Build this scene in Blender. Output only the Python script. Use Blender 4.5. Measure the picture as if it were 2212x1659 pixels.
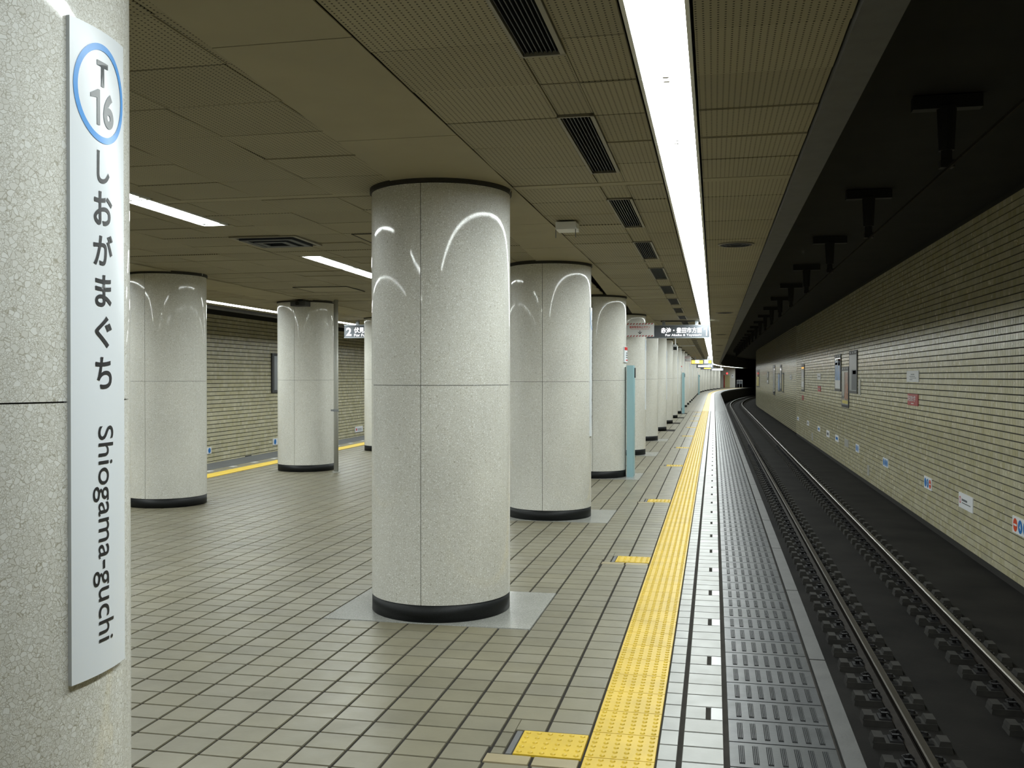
import bpy, bmesh, math, random
from mathutils import Matrix, Vector
random.seed(7)
for o in list(bpy.data.objects):
    bpy.data.objects.remove(o)
SC = bpy.context.scene
COL = SC.collection
PI = math.pi

# ------------------------------------------------------------------ camera, world, exposure
CAM_H, YAW, PITCH = 1.616, math.radians(11.906), math.radians(-0.43)
cd = bpy.data.cameras.new('camera'); cam = bpy.data.objects.new('camera', cd); COL.objects.link(cam)
cd.sensor_width = 36.0; cd.lens = 36.0*2068/2212; cd.clip_start = 0.05; cd.clip_end = 600
cam.location = (0, 0, CAM_H)
cam.rotation_euler = (PI/2 + PITCH, 0, YAW)
SC.camera = cam
w = bpy.data.worlds.new('world'); SC.world = w; w.use_nodes = True
w.node_tree.nodes['Background'].inputs[0].default_value = (0, 0, 0, 1)
w.node_tree.nodes['Background'].inputs[1].default_value = 0.0
vs = SC.view_settings
vs.view_transform = 'Standard'; vs.look = 'None'; vs.gamma = 1.0; vs.use_curve_mapping = False
vs.exposure = 0.0
LAMP = 36.0          # radiance of the lamp diffusers
LAMP_COL = (0.93, 1.0, 0.985)

# ------------------------------------------------------------------ plan of the place (metres)
S0, RAD = 90.0, 350.0            # track is straight to S0, then bends right
BAY, Y0 = 4.55, 1.95             # column bays
COLX, COLR = -1.88, 0.485
CEIL = 2.92
def path(s, off):
    if s <= S0: return Vector((off, s)), 0.0
    a = (s-S0)/RAD
    return Vector((RAD-(RAD-off)*math.cos(a), S0+(RAD-off)*math.sin(a))), a
def lx(base, s):                 # the far side of the platform opens up slightly
    return base - 0.028*(min(s, 60)-11)
def srange(a, b, step=3.0):
    out = [a]
    while out[-1] < b-1e-6:
        st = 12.0 if out[-1] < S0-12 else step
        out.append(min(b, out[-1]+st))
    return out

# ------------------------------------------------------------------ material helpers
def new_mat(name):
    m = bpy.data.materials.new(name); m.use_nodes = True
    nt = m.node_tree; return m, nt, nt.nodes['Principled BSDF']
class NB:
    def __init__(s, nt): s.nt = nt
    def n(s, t, **k):
        x = s.nt.nodes.new(t)
        for a, b in k.items(): setattr(x, a, b)
        return x
    def put(s, sock, v):
        if hasattr(v, 'links') or isinstance(v, bpy.types.NodeSocket): s.nt.links.new(v, sock)
        else: sock.default_value = v
    def math(s, op, a, b=0.0, c=0.0):
        x = s.n('ShaderNodeMath', operation=op); s.put(x.inputs[0], a); s.put(x.inputs[1], b); s.put(x.inputs[2], c)
        return x.outputs[0]
    def mix(s, f, a, b, blend='MIX'):
        x = s.n('ShaderNodeMix', data_type='RGBA', blend_type=blend)
        s.put(x.inputs['Factor'], f)
        for i, v in ((6, a), (7, b)):
            if isinstance(v, tuple) and len(v) == 3: v = (*v, 1)
            s.put(x.inputs[i], v)
        return x.outputs[2]
    def noise(s, vec, scale, detail=3.0, rough=0.5):
        x = s.n('ShaderNodeTexNoise'); s.put(x.inputs['Vector'], vec)
        x.inputs['Scale'].default_value = scale; x.inputs['Detail'].default_value = detail; x.inputs['Roughness'].default_value = rough
        return x.outputs['Fac']
    def ramp(s, f, lo, hi, a=0.0, b=1.0):
        x = s.n('ShaderNodeMapRange'); s.put(x.inputs[0], f)
        for i, v in zip((1, 2, 3, 4), (lo, hi, a, b)): x.inputs[i].default_value = v
        return x.outputs[0]
    def pos(s): return s.n('ShaderNodeNewGeometry').outputs['Position']
    def uv(s): return s.n('ShaderNodeUVMap').outputs[0]
    def sep(s, v):
        x = s.n('ShaderNodeSeparateXYZ'); s.put(x.inputs[0], v); return x.outputs
    def rnd(s):
        g = s.n('ShaderNodeNewGeometry').outputs['Random Per Island']; o = s.n('ShaderNodeObjectInfo').outputs['Random']
        return s.math('FRACT', s.math('ADD', g, s.math('MULTIPLY', o, 7.31)))
    def scalev(s, v, k):
        x = s.n('ShaderNodeVectorMath', operation='MULTIPLY'); s.put(x.inputs[0], v); x.inputs[1].default_value = k
        return x.outputs[0]
    def bump(s, h, strength, dist=0.01):
        x = s.n('ShaderNodeBump'); s.put(x.inputs['Height'], h); x.inputs['Strength'].default_value = strength; x.inputs['Distance'].default_value = dist
        return x.outputs[0]
def c4(c): return (*c, 1)
def plain(name, col, rough=0.5, metal=0.0, var=0.0, vscale=8.0, bump=0.0, bscale=60.0, spec=0.5):
    m, nt, p = new_mat(name); b = NB(nt)
    p.inputs['Roughness'].default_value = rough; p.inputs['Metallic'].default_value = metal
    p.inputs['Specular IOR Level'].default_value = spec
    if var:
        f = b.ramp(b.noise(b.pos(), vscale, 4), 0.3, 0.7)
        nt.links.new(b.mix(f, tuple(x*(1-var) for x in col), tuple(min(1, x*(1+var)) for x in col)), p.inputs['Base Color'])
    else: p.inputs['Base Color'].default_value = c4(col)
    if bump: nt.links.new(b.bump(b.noise(b.pos(), bscale, 3), bump), p.inputs['Normal'])
    return m
def emit(name, col, strength):
    m = bpy.data.materials.new(name); m.use_nodes = True; nt = m.node_tree
    nt.nodes.clear()
    e = nt.nodes.new('ShaderNodeEmission'); o = nt.nodes.new('ShaderNodeOutputMaterial')
    e.inputs[0].default_value = c4(col); e.inputs[1].default_value = strength
    nt.links.new(e.outputs[0], o.inputs[0]); return m

def terrazzo(name, light, dark, mortar, scale, rough, coat=0.0):
    m, nt, p = new_mat(name); b = NB(nt); pos = b.pos()
    warp = b.n('ShaderNodeTexNoise'); b.put(warp.inputs['Vector'], pos); warp.inputs['Scale'].default_value = scale*0.6; warp.inputs['Detail'].default_value = 2
    va = b.n('ShaderNodeVectorMath', operation='SCALE'); b.put(va.inputs[0], warp.outputs['Color']); va.inputs['Scale'].default_value = 0.9/scale
    vv = b.n('ShaderNodeVectorMath', operation='ADD'); b.put(vv.inputs[0], pos); b.put(vv.inputs[1], va.outputs[0])
    def vor(k, feat):
        x = b.n('ShaderNodeTexVoronoi', feature=feat); b.put(x.inputs['Vector'], vv.outputs[0]); x.inputs['Scale'].default_value = scale*k
        return x
    e1 = vor(1.0, 'DISTANCE_TO_EDGE').outputs['Distance']; c1 = b.sep(vor(1.0, 'F1').outputs['Color'])
    e2 = vor(2.3, 'DISTANCE_TO_EDGE').outputs['Distance']; c2 = b.sep(vor(2.3, 'F1').outputs['Color'])
    small = b.math('GREATER_THAN', b.math('ADD', c1[0], 0.0), 0.52)          # some cells hold small chips
    edge = b.math('ADD', b.math('MULTIPLY', e1, b.math('SUBTRACT', 1.0, small)), b.math('MULTIPLY', e2, small))
    val = b.math('ADD', b.math('MULTIPLY', c1[1], b.math('SUBTRACT', 1.0, small)), b.math('MULTIPLY', c2[1], small))
    chip = b.mix(val, dark, light)
    col = b.mix(b.ramp(edge, 0.01, 0.085), mortar, chip)
    dirt = b.ramp(b.noise(b.scalev(pos, (1.5, 1.5, 0.8)), 1.6, 4), 0.35, 0.75, 1.0, 0.86)
    x = b.n('ShaderNodeVectorMath', operation='SCALE'); b.put(x.inputs[0], col); b.put(x.inputs['Scale'], dirt)
    nt.links.new(x.outputs[0], p.inputs['Base Color'])
    p.inputs['Roughness'].default_value = rough
    p.inputs['Coat Weight'].default_value = coat; p.inputs['Coat Roughness'].default_value = 0.05
    h = b.noise(pos, 220, 2)
    nt.links.new(b.bump(h, 0.11, 0.002), p.inputs['Normal'])
    return m

def tile_mat(name, cols, rough, streak=None, dirt=0.12, rvar=0.1, spec=0.5):
    """glazed or ceramic tile: each piece its own shade, plus a little wear"""
    m, nt, p = new_mat(name); b = NB(nt); r = b.rnd()
    cr = b.n('ShaderNodeValToRGB'); b.put(cr.inputs[0], r)
    el = cr.color_ramp.elements
    while len(el) < len(cols): el.new(0.5)
    for i, c in enumerate(cols): el[i].position = i/(len(cols)-1); el[i].color = c4(c)
    pos = b.pos()
    d = b.ramp(b.noise(pos, 2.2, 5, 0.6), 0.3, 0.7, 1-dirt, 1+dirt)
    if streak:
        d = b.math('MULTIPLY', d, b.ramp(b.noise(b.scalev(pos, streak), 1.0, 3), 0.3, 0.7, 0.93, 1.06))
    x = b.n('ShaderNodeVectorMath', operation='SCALE'); b.put(x.inputs[0], cr.outputs[0]); b.put(x.inputs['Scale'], d)
    nt.links.new(x.outputs[0], p.inputs['Base Color'])
    p.inputs['Specular IOR Level'].default_value = spec
    nt.links.new(b.ramp(b.noise(pos, 9, 3), 0.3, 0.7, rough-rvar, rough+rvar), p.inputs['Roughness'])
    nt.links.new(b.bump(b.noise(pos, 45, 2), 0.04, 0.01), p.inputs['Normal'])
    return m

def grid_mat(name, base, joint, pu, pv, ju, jv, rough, bond=False, var=0.1, holes=0.0, spec=0.5):
    """surface too far away to build its pieces: joints from UV metres (u across, v along)"""
    m, nt, p = new_mat(name); b = NB(nt); s = b.sep(b.uv())
    row = b.math('FLOOR', b.math('DIVIDE', s[1], pv))
    u = b.math('DIVIDE', s[0], pu)
    if bond: u = b.math('ADD', u, b.math('MULTIPLY', b.math('MODULO', b.math('ABSOLUTE', row), 2.0), 0.5))
    fu = b.math('FRACT', u); fv = b.math('FRACT', b.math('DIVIDE', s[1], pv))
    j = b.math('MAXIMUM', b.math('LESS_THAN', fu, ju/pu), b.math('LESS_THAN', fv, jv/pv))
    wn = b.n('ShaderNodeTexWhiteNoise', noise_dimensions='2D')
    cv = b.n('ShaderNodeCombineXYZ'); b.put(cv.inputs[0], b.math('FLOOR', u)); b.put(cv.inputs[1], row)
    b.put(wn.inputs['Vector'], cv.outputs[0])
    col = b.mix(wn.outputs['Value'], tuple(x*(1-var) for x in base), tuple(x*(1+var) for x in base))
    col = b.mix(j, col, joint)
    if holes:
        col = b.mix(holes, col, tuple(x*0.2 for x in base))
    nt.links.new(col, p.inputs['Base Color']); p.inputs['Roughness'].default_value = rough
    p.inputs['Specular IOR Level'].default_value = spec
    return m

def perforated(name, base, pitch=0.0265, hole=0.0042):
    m, nt, p = new_mat(name); b = NB(nt); pos = b.pos(); s = b.sep(pos)
    fx = b.math('SUBTRACT', b.math('FRACT', b.math('DIVIDE', s[0], pitch)), 0.5)
    fy = b.math('SUBTRACT', b.math('FRACT', b.math('DIVIDE', s[1], pitch*0.82)), 0.5)
    d = b.math('SQRT', b.math('ADD', b.math('MULTIPLY', fx, fx), b.math('MULTIPLY', b.math('MULTIPLY', fy, fy), 0.67)))
    hl = b.math('LESS_THAN', d, hole/pitch)
    r = b.rnd()
    col = b.mix(r, tuple(x*0.92 for x in base), tuple(x*1.05 for x in base))
    col = b.mix(b.ramp(b.noise(pos, 1.4, 4), 0.35, 0.75, 0.0, 0.25), col, tuple(x*0.7 for x in base))
    nt.links.new(b.mix(hl, col, (0.025, 0.022, 0.015)), p.inputs['Base Color'])
    p.inputs['Roughness'].default_value = 0.7; p.inputs['Specular IOR Level'].default_value = 0.25
    return m

CE = (0.36, 0.325, 0.225)
M = dict(
    terrazzo=terrazzo('terrazzo', (0.86, 0.86, 0.82), (0.72, 0.71, 0.65), (0.41, 0.385, 0.305), 85, 0.48, 0.55),
    slab=terrazzo('stone_slab', (0.42, 0.42, 0.39), (0.25, 0.25, 0.225), (0.15, 0.15, 0.13), 160, 0.25),
    plinth=plain('black_granite', (0.009, 0.010, 0.010), 0.5, var=0.6, vscale=220, spec=0.25),
    core=plain('joint_shadow', (0.05, 0.045, 0.035), 0.9),
    dark_gap=plain('dark_gap_paint', (0.03, 0.028, 0.022), 0.7),  # dark colour for the column-top shadow gap, also for hatch outlines
    trim=plain('pale_trim', (0.55, 0.54, 0.5), 0.4),
    grout=plain('floor_grout', (0.030, 0.027, 0.023), 0.9, var=0.2, spec=0.1),
    ftile=tile_mat('floor_tile', [(0.155, 0.14, 0.093), (0.182, 0.164, 0.108), (0.168, 0.153, 0.106), (0.195, 0.177, 0.124)], 0.40, (3, 3, 3), 0.10, 0.04),
    wtile=tile_mat('pale_floor_tile', [(0.215, 0.215, 0.195), (0.26, 0.26, 0.238), (0.235, 0.232, 0.208)], 0.44, None, 0.08, 0.03),
    white=plain('white_tile', (0.42, 0.42, 0.415), 0.4),
    patch=plain('tan_tile', (0.29, 0.24, 0.135), 0.45, var=0.1),
    yellow=plain('tactile_yellow', (0.55, 0.37, 0.016), 0.5, var=0.10, vscale=5),
    grey=tile_mat('grey_edge_tile', [(0.035, 0.037, 0.039), (0.047, 0.049, 0.049), (0.041, 0.043, 0.041)], 0.40, None, 0.22, 0.04, 0.35),
    coping=plain('coping_concrete', (0.05, 0.049, 0.046), 0.6, var=0.18, vscale=6, bump=0.1),
    ribdark=plain('rib_groove_dark', (0.010, 0.010, 0.011), 0.7, spec=0.1),
    dark_edge=plain('cut_edge_grey', (0.10, 0.10, 0.10), 0.6),
    perf=perforated('perforated_panel', CE),
    ceilp=plain('plain_panel', CE, 0.7, var=0.06, vscale=2, spec=0.25),
    ceilback=plain('ceiling_void', (0.02, 0.018, 0.012), 0.9),
    soffit=plain('grey_soffit', (0.10, 0.10, 0.10), 0.7, var=0.1),
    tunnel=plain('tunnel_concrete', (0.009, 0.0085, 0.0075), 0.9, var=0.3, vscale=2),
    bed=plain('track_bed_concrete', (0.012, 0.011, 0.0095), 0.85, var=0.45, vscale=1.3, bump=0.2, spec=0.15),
    block=plain('sleeper_block', (0.024, 0.022, 0.018), 0.85, var=0.3, vscale=9),
    clip=plain('black_steel', (0.012, 0.011, 0.011), 0.6),
    rail=plain('rail_side', (0.022, 0.018, 0.014), 0.7, 0.0, spec=0.1, var=0.3, vscale=14),
    railtop=plain('rail_polished', (0.13, 0.115, 0.095), 0.34, 0.8),
    wallt=tile_mat('glazed_wall_tile', [(0.53, 0.485, 0.30), (0.60, 0.555, 0.365), (0.57, 0.53, 0.37), (0.66, 0.62, 0.45)], 0.24, None, 0.08, 0.04),
    wgrout=plain('wall_grout', (0.02, 0.018, 0.014), 0.9),
    wallfar=grid_mat('far_wall_tile', (0.55, 0.51, 0.345), (0.02, 0.018, 0.014), 0.12, 0.107, 0.0035, 0.017, 0.24, False, 0.12),
    floorfar=grid_mat('far_floor_tile', (0.19, 0.176, 0.132), (0.05, 0.046, 0.038), 0.2025, 0.175, 0.013, 0.0095, 0.4),
    whitefar=grid_mat('far_pale_tile', (0.27, 0.268, 0.245), (0.075, 0.07, 0.06), 0.10, 0.175, 0.01, 0.0095, 0.44),
    greyfar=grid_mat('far_grey_tile', (0.075, 0.077, 0.075), (0.06, 0.06, 0.06), 0.46, 0.281, 0.006, 0.007, 0.5, spec=0.2),
    ceilfar=grid_mat('far_ceiling_panel', CE, (0.06, 0.055, 0.04), 0.60, 0.5556, 0.008, 0.012, 0.7, False, 0.05, 0.12),
    lampw=plain('lamp_housing_white', (0.75, 0.75, 0.73), 0.45),
    reflector=plain('lamp_reflector', (0.30, 0.30, 0.295), 0.7, spec=0.1),
    lamp=emit('lamp_glow', LAMP_COL, LAMP),
    lamp2=emit('lamp_glow_boosted', LAMP_COL, LAMP*1.3),  # same lamps, extra strength added to brighten the left columns
    signw=plain('sign_white', (0.78, 0.82, 0.86), 0.28),
    signblue=plain('sign_blue', (0.05, 0.30, 0.75), 0.3),
    signgrey=plain('sign_lettering_grey', (0.16, 0.17, 0.18), 0.35),
    ink=plain('ink_black', (0.02, 0.02, 0.022), 0.4),
    red=plain('sign_red', (0.60, 0.03, 0.03), 0.35),
    maroon=plain('sign_maroon', (0.42, 0.035, 0.04), 0.4),
    orange=plain('sign_orange_red', (0.75, 0.09, 0.03), 0.4),
    blue=plain('sign_mid_blue', (0.03, 0.20, 0.55), 0.4),
    paper=plain('paper_white', (0.82, 0.83, 0.84), 0.5),
    metal=plain('grey_metal', (0.32, 0.34, 0.36), 0.35, 0.6),
    dmetal=plain('dark_metal', (0.05, 0.052, 0.055), 0.45, 0.3),
    signbody=plain('sign_body_grey', (0.12, 0.135, 0.155), 0.5, 0.0),
    ventm=plain('vent_blue_black', (0.022, 0.027, 0.036), 0.5),
    ventf=plain('vent_frame', (0.26, 0.24, 0.18), 0.5, 0.2),
    lightblue=plain('cabinet_light_blue', (0.30, 0.48, 0.52), 0.4),
    glow=emit('sign_letters_lit', (1.0, 1.0, 1.0), 2.0),
    amber=emit('led_amber', (1.0, 0.52, 0.06), 4.0),
    redlamp=emit('red_lamp', (1.0, 0.03, 0.03), 6.0),
    cream=plain('cream_paint', (0.55, 0.49, 0.26), 0.5),
    pipe=plain('pipe_grey', (0.42, 0.42, 0.38), 0.4),
    glass=plain('poster_glass', (0.09, 0.10, 0.11), 0.08),
    pblue=plain('poster_blue', (0.12, 0.30, 0.62), 0.3, var=0.5, vscale=3),
    pyell=plain('poster_yellow', (0.65, 0.55, 0.12), 0.3),
    pbrown=plain('poster_brown', (0.36, 0.12, 0.06), 0.25, var=0.5, vscale=2.5),
)

# ------------------------------------------------------------------ mesh / object helpers
def mesh(name, verts, faces, mats, fm=None, smooth=None, uvs=None):
    me = bpy.data.meshes.new(name); me.from_pydata(verts, [], faces)
    for m in (mats if isinstance(mats, (list, tuple)) else [mats]): me.materials.append(m)
    if fm: me.polygons.foreach_set('material_index', fm)
    if smooth is not None:
        me.polygons.foreach_set('use_smooth', [bool(smooth)]*len(faces) if isinstance(smooth, bool) else smooth)
    if uvs is not None:
        l = me.uv_layers.new(name='UVMap')
        flat = []
        for f in faces:
            for i in f: flat += uvs[i]
        l.data.foreach_set('uv', flat)
    me.update(); return me
class G:
    """collects simple solids for one mesh"""
    def __init__(s): s.v = []; s.f = []; s.m = []
    def add(s, v, f, m=0):
        k = len(s.v); s.v += [tuple(x) for x in v]; s.f += [tuple(i+k for i in q) for q in f]; s.m += [m]*len(f); return s
    def box(s, x0, x1, y0, y1, z0, z1, m=0, ch=None):
        t = ch or 0
        v = [(x0, y0, z0), (x1, y0, z0), (x1, y1, z0), (x0, y1, z0), (x0+t, y0+t, z1), (x1-t, y0+t, z1), (x1-t, y1-t, z1), (x0+t, y1-t, z1)]
        return s.add(v, [(0, 3, 2, 1), (4, 5, 6, 7), (0, 1, 5, 4), (1, 2, 6, 5), (2, 3, 7, 6), (3, 0, 4, 7)], m)
    def cyl(s, p0, p1, r0, r1=None, n=10, m=0, cap=True):
        r1 = r0 if r1 is None else r1
        p0 = Vector(p0); p1 = Vector(p1); d = (p1-p0).normalized()
        a = d.orthogonal().normalized(); b = d.cross(a)
        v = []
        for p, r in ((p0, r0), (p1, r1)):
            for i in range(n):
                t = 2*PI*i/n; v.append(p+a*(r*math.cos(t))+b*(r*math.sin(t)))
        f = [(i, (i+1) % n, n+(i+1) % n, n+i) for i in range(n)]
        if cap: f += [tuple(range(n-1, -1, -1)), tuple(range(n, 2*n))]
        return s.add(v, f, m)
    def build(s, name, mats, smooth=None): return mesh(name, s.v, s.f, mats, s.m, smooth)
def obj(name, me, parent=None, loc=None, rotz=0.0):
    o = bpy.data.objects.new(name, me); COL.objects.link(o)
    if parent: o.parent = parent
    if loc is not None: o.location = loc
    if rotz: o.rotation_euler = (0, 0, rotz)
    return o
def tag(o, label, cat, group=None):
    o['label'] = label; o['category'] = cat
    if group: o['group'] = group
    return o
def thing(name, label, cat, loc=(0, 0, 0), rotz=0.0, group=None):
    o = obj(name, None, None, loc, rotz); o.empty_display_size = 0.1
    return tag(o, label, cat, group)
def struct(name, me, label=None):
    o = obj(name, me); o['kind'] = 'structure'
    if label: o['label'] = label
    return o
def copy_tree(o, parent=None):
    c = o.copy(); COL.objects.link(c); c.parent = parent
    for ch in list(o.children): copy_tree(ch, c)
    return c
def dup(root, loc, rotz=0.0, label=None, group=None):
    c = copy_tree(root); c.location = loc; c.rotation_euler = (0, 0, rotz)
    if label: c['label'] = label
    if group: c['group'] = group
    return c
def ribbon(name, prof, s0, s1, mats, fm=None, left=False, step=3.0, uoff=0.0):
    """sweep a profile of (offset, z) along the track; UV in metres"""
    ss = srange(s0, s1, step); v = []; uv = []; n = len(prof)
    L = [0.0]
    for a, b in zip(prof, prof[1:]): L.append(L[-1]+math.hypot(b[0]-a[0], b[1]-a[1]))
    flat = all(abs(q[1]-prof[0][1]) < 1e-6 for q in prof)
    for s in ss:
        for i, (o, z) in enumerate(prof):
            p, _ = path(s, lx(o, s) if left else o); v.append((p.x, p.y, z))
            uv.append(((o if flat else L[i])+uoff, s))
    f = []; m = []
    for i in range(len(ss)-1):
        for j in range(n-1):
            k = i*n+j; f.append((k, k+1, k+n+1, k+n)); m.append(fm[j] if fm else 0)
    return mesh(name, v, f, mats, m, None, uv)
def subtract(rects, ob, minw=0.015):
    out = []
    ox0, ox1, oy0, oy1 = ob
    for (x0, x1, y0, y1) in rects:
        if ox0 >= x1 or ox1 <= x0 or oy0 >= y1 or oy1 <= y0: out.append((x0, x1, y0, y1)); continue
        cand = [(x0, min(ox0, x1), y0, y1), (max(ox1, x0), x1, y0, y1),
                (max(x0, ox0), min(x1, ox1), y0, min(oy0, y1)), (max(x0, ox0), min(x1, ox1), max(oy1, y0), y1)]
        out += [c for c in cand if c[1]-c[0] > minw and c[3]-c[2] > minw]
    return out
_cache = {}
def tile_me(name, wd, ln, th, mat, ch=0.002, flip=False):
    k = (name, round(wd, 3), round(ln, 3), round(th, 4), mat.name, flip)
    if k not in _cache:
        g = G(); g.box(-wd/2, wd/2, -ln/2, ln/2, 0, -th if flip else th, 0, ch)
        if flip: g.f = [tuple(reversed(q)) for q in g.f]
        _cache[k] = g.build(name, mat)
    return _cache[k]

# ------------------------------------------------------------------ the structure
# platform floor: grout bed, then tiles on it
S_TILE = 46.0
END_S = 150.0
floor = struct('floor', ribbon('floor', [(-9.15, -0.02), (-9.15, -0.006), (0.53, -0.006), (0.53, -0.02)], -6, END_S, [M['grout']], None), 'platform floor of beige ceramic tiles')
floor['category'] = 'floor'
def piece(name, x0, x1, y0, y1, ztop, th, mat, parent, tilt=0.0, z0=None):
    o = obj(name, tile_me(name, x1-x0, y1-y0, th, mat), parent, ((x0+x1)/2, (y0+y1)/2, ztop-th))
    if tilt: o.rotation_euler = (random.uniform(-tilt, tilt), random.uniform(-tilt, tilt), 0)
    return o
def joined(name, rects, ztop, th, mat, parent, ch=0.002, tilt=0.0):
    v = []; f = []
    for (x0, x1, y0, y1) in rects:
        k = len(v); a = random.uniform(-tilt, tilt)*(x1-x0)/2; b = random.uniform(-tilt, tilt)*(y1-y0)/2
        v += [(x0, y0, ztop-th), (x1, y0, ztop-th), (x1, y1, ztop-th), (x0, y1, ztop-th),
              (x0+ch, y0+ch, ztop-a-b), (x1-ch, y0+ch, ztop+a-b), (x1-ch, y1-ch, ztop+a+b), (x0+ch, y1-ch, ztop-a+b)]
        f += [(k+4, k+5, k+6, k+7), (k, k+1, k+5, k+4), (k+1, k+2, k+6, k+5), (k+2, k+3, k+7, k+6), (k+3, k, k+4, k+7)]
    o = obj(name, mesh(name, v, f, mat), parent); o['kind'] = 'stuff'; return o

STUBS = [4.0, 8.35, 12.45, 17.5, 22.0, 26.4, 30.9, 35.4, 39.9, 44.4]
plates = [(COLX-0.685, COLX+0.735, Y0+BAY*k-0.5, Y0+BAY*k+0.55) for k in range(0, 10)]
left_cols = [(lx(-6.83, Y0+BAY*k), Y0+BAY*k) for k in range(0, 6)]
lplates = [(x-0.60, x+0.60, y-0.53, y+0.53) for x, y in left_cols]
rects = []
for c in range(0, 42):
    x1 = -0.547-0.2025*c; x0 = x1-0.190
    for r in range(-36, 230):
        y0 = 6.0+0.175*r; y1 = y0+0.1655
        if y1 > S_TILE: continue
        rs = [(x0, x1, y0, y1)]
        for p in plates:
            if abs((y0+y1)/2-(p[2]+p[3])/2) < 1.0: rs = subtract(rs, p)
        if c < 3:
            for sy in STUBS: rs = subtract(rs, (-0.885, -0.545, sy-0.005, sy+0.285)); rs = subtract(rs, (-0.960, -0.545, sy-0.100, sy-0.004))
        rects += [(q, c) for q in rs]
def vis(q):
    x, y = (q[0]+q[1])/2, (q[2]+q[3])/2
    dx = x*math.cos(YAW)+y*math.sin(YAW); d = -x*math.sin(YAW)+y*math.cos(YAW)
    px = 1106+2068*dx/max(d, 0.1)
    return d > 3.7 and 262 < px < 2300, d
order = sorted(rects, key=lambda q: (not vis(q[0])[0], vis(q[0])[1]))
for q, c in order[:300]: piece('floor_tile', *q, 0.0, 0.006, M['ftile'], floor, 0.004)
joined('floor_tile_field', [q for q, c in order[300:]], 0.0, 0.006, M['ftile'], floor, 0.002, 0.004)
# stone slabs around the column feet
for p in plates[:6]:
    piece('stone_slab', p[0]+0.004, p[1]-0.004, p[2]+0.004, p[3]-0.004, 0.001, 0.007, M['slab'], floor)
# pale tile rows between the yellow strip and the edge tiles
pale, marks, narrow = [], [], []
for r in range(-36, 230):
    y0 = 6.0+0.175*r; y1 = y0+0.1655
    if y1 > S_TILE: continue
    narrow.append((-0.232, -0.152, y0, y1))
    if (r+8) % 5 == 0:
        marks.append((-0.012, 0.044, y0, y1)); pale.append((-0.130, -0.034, y0, y1))
    else: pale.append((-0.130, 0.044, y0, y1))
for nm, lst, mt, nmax in (('pale_tile', pale, M['wtile'], 130), ('narrow_tile', narrow, M['wtile'], 130), ('white_marker_tile', marks, M['white'], 40)):
    lst = sorted(lst, key=lambda q: (not vis(q)[0], q[2]))
    for q in lst[:nmax]: piece(nm, *q, 0.0, 0.006, mt, floor, 0.004)
    joined(nm+'_row', lst[nmax:], 0.0, 0.006, mt, floor, 0.002, 0.004)
# yellow tactile tiles with domes
def tactile(nx, ny, wd, ln):
    g = G(); g.box(-wd/2, wd/2, -ln/2, ln/2, 0, 0.009, 0, 0.002)
    for i in range(nx):
        for j in range(ny):
            cx = (i+0.5)/nx*wd-wd/2; cy = (j+0.5)/ny*ln-ln/2
            v = []; n = 8
            for rr, zz in ((0.0125, 0.0088), (0.0105, 0.0122), (0.006, 0.0140)):
                v += [(cx+rr*math.cos(2*PI*k/n), cy+rr*math.sin(2*PI*k/n), zz) for k in range(n)]
            f = [(a*n+k, a*n+(k+1) % n, (a+1)*n+(k+1) % n, (a+1)*n+k) for a in range(2) for k in range(n)] + [tuple(range(2*n, 3*n))]
            g.add(v, f)
    return g.build('tactile_tile', M['yellow'], [False]*6+[True]*(len(g.f)-6))
tme = tactile(6, 6, 0.298, 0.2895); tst = tactile(6, 5, 0.296, 0.276)
y = 4.03-0.2915*12
while y < S_TILE:
    obj('tactile_tile', tme, floor, (-0.388, y+0.1455, -0.006)); y += 0.2915
Y_TACT = y
for sy in STUBS:
    obj('tactile_tile', tst, floor, (-0.695, sy+0.138, -0.006))
    piece('patch_tile', -0.952, -0.758, sy-0.096, sy-0.006, 0.0, 0.006, M['patch'], floor)
    piece('patch_tile', -0.745, -0.552, sy-0.096, sy-0.006, 0.0, 0.006, M['patch'], floor)
    piece('cut_edge', -0.876, -0.848, sy+0.005, sy+0.275, -0.001, 0.005, M['dark_edge'], floor)
# grey ribbed tiles along the edge
g = G(); g.box(-0.2275, 0.2275, -0.137, 0.137, 0, 0.006, 0, 0.002)
for i in range(7):
    xc = -0.175+0.0585*i
    g.box(xc-0.0120, xc+0.0120, -0.102, 0.102, 0.005, 0.0064, 1)
    for k in (-1, 0, 1):
        g.box(xc+k*0.0070-0.0021, xc+k*0.0070+0.0021, -0.098, 0.098, 0.0055, 0.0105, 0, 0.0008)
gme = g.build('grey_ribbed_tile', [M['grey'], M['ribdark']])
y = 4.06-0.281*12; gcount = 0
while y < S_TILE:
    obj('grey_ribbed_tile', gme, floor, (0.2945, y+0.1405, -0.006)); y += 0.281
# coping stones, each about 1.8 m
y = -3.4; cs = []
while y < S_TILE:
    cs.append((0.532, 0.628, y, y+1.816)); y += 1.82
for q in cs:
    g = G(); wd, ln = q[1]-q[0], q[3]-q[2]
    o = obj('coping_stone', tile_me('coping_stone', wd, ln, 0.16, M['coping'], 0.006), floor, ((q[0]+q[1])/2, (q[2]+q[3])/2, -0.160))
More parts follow.
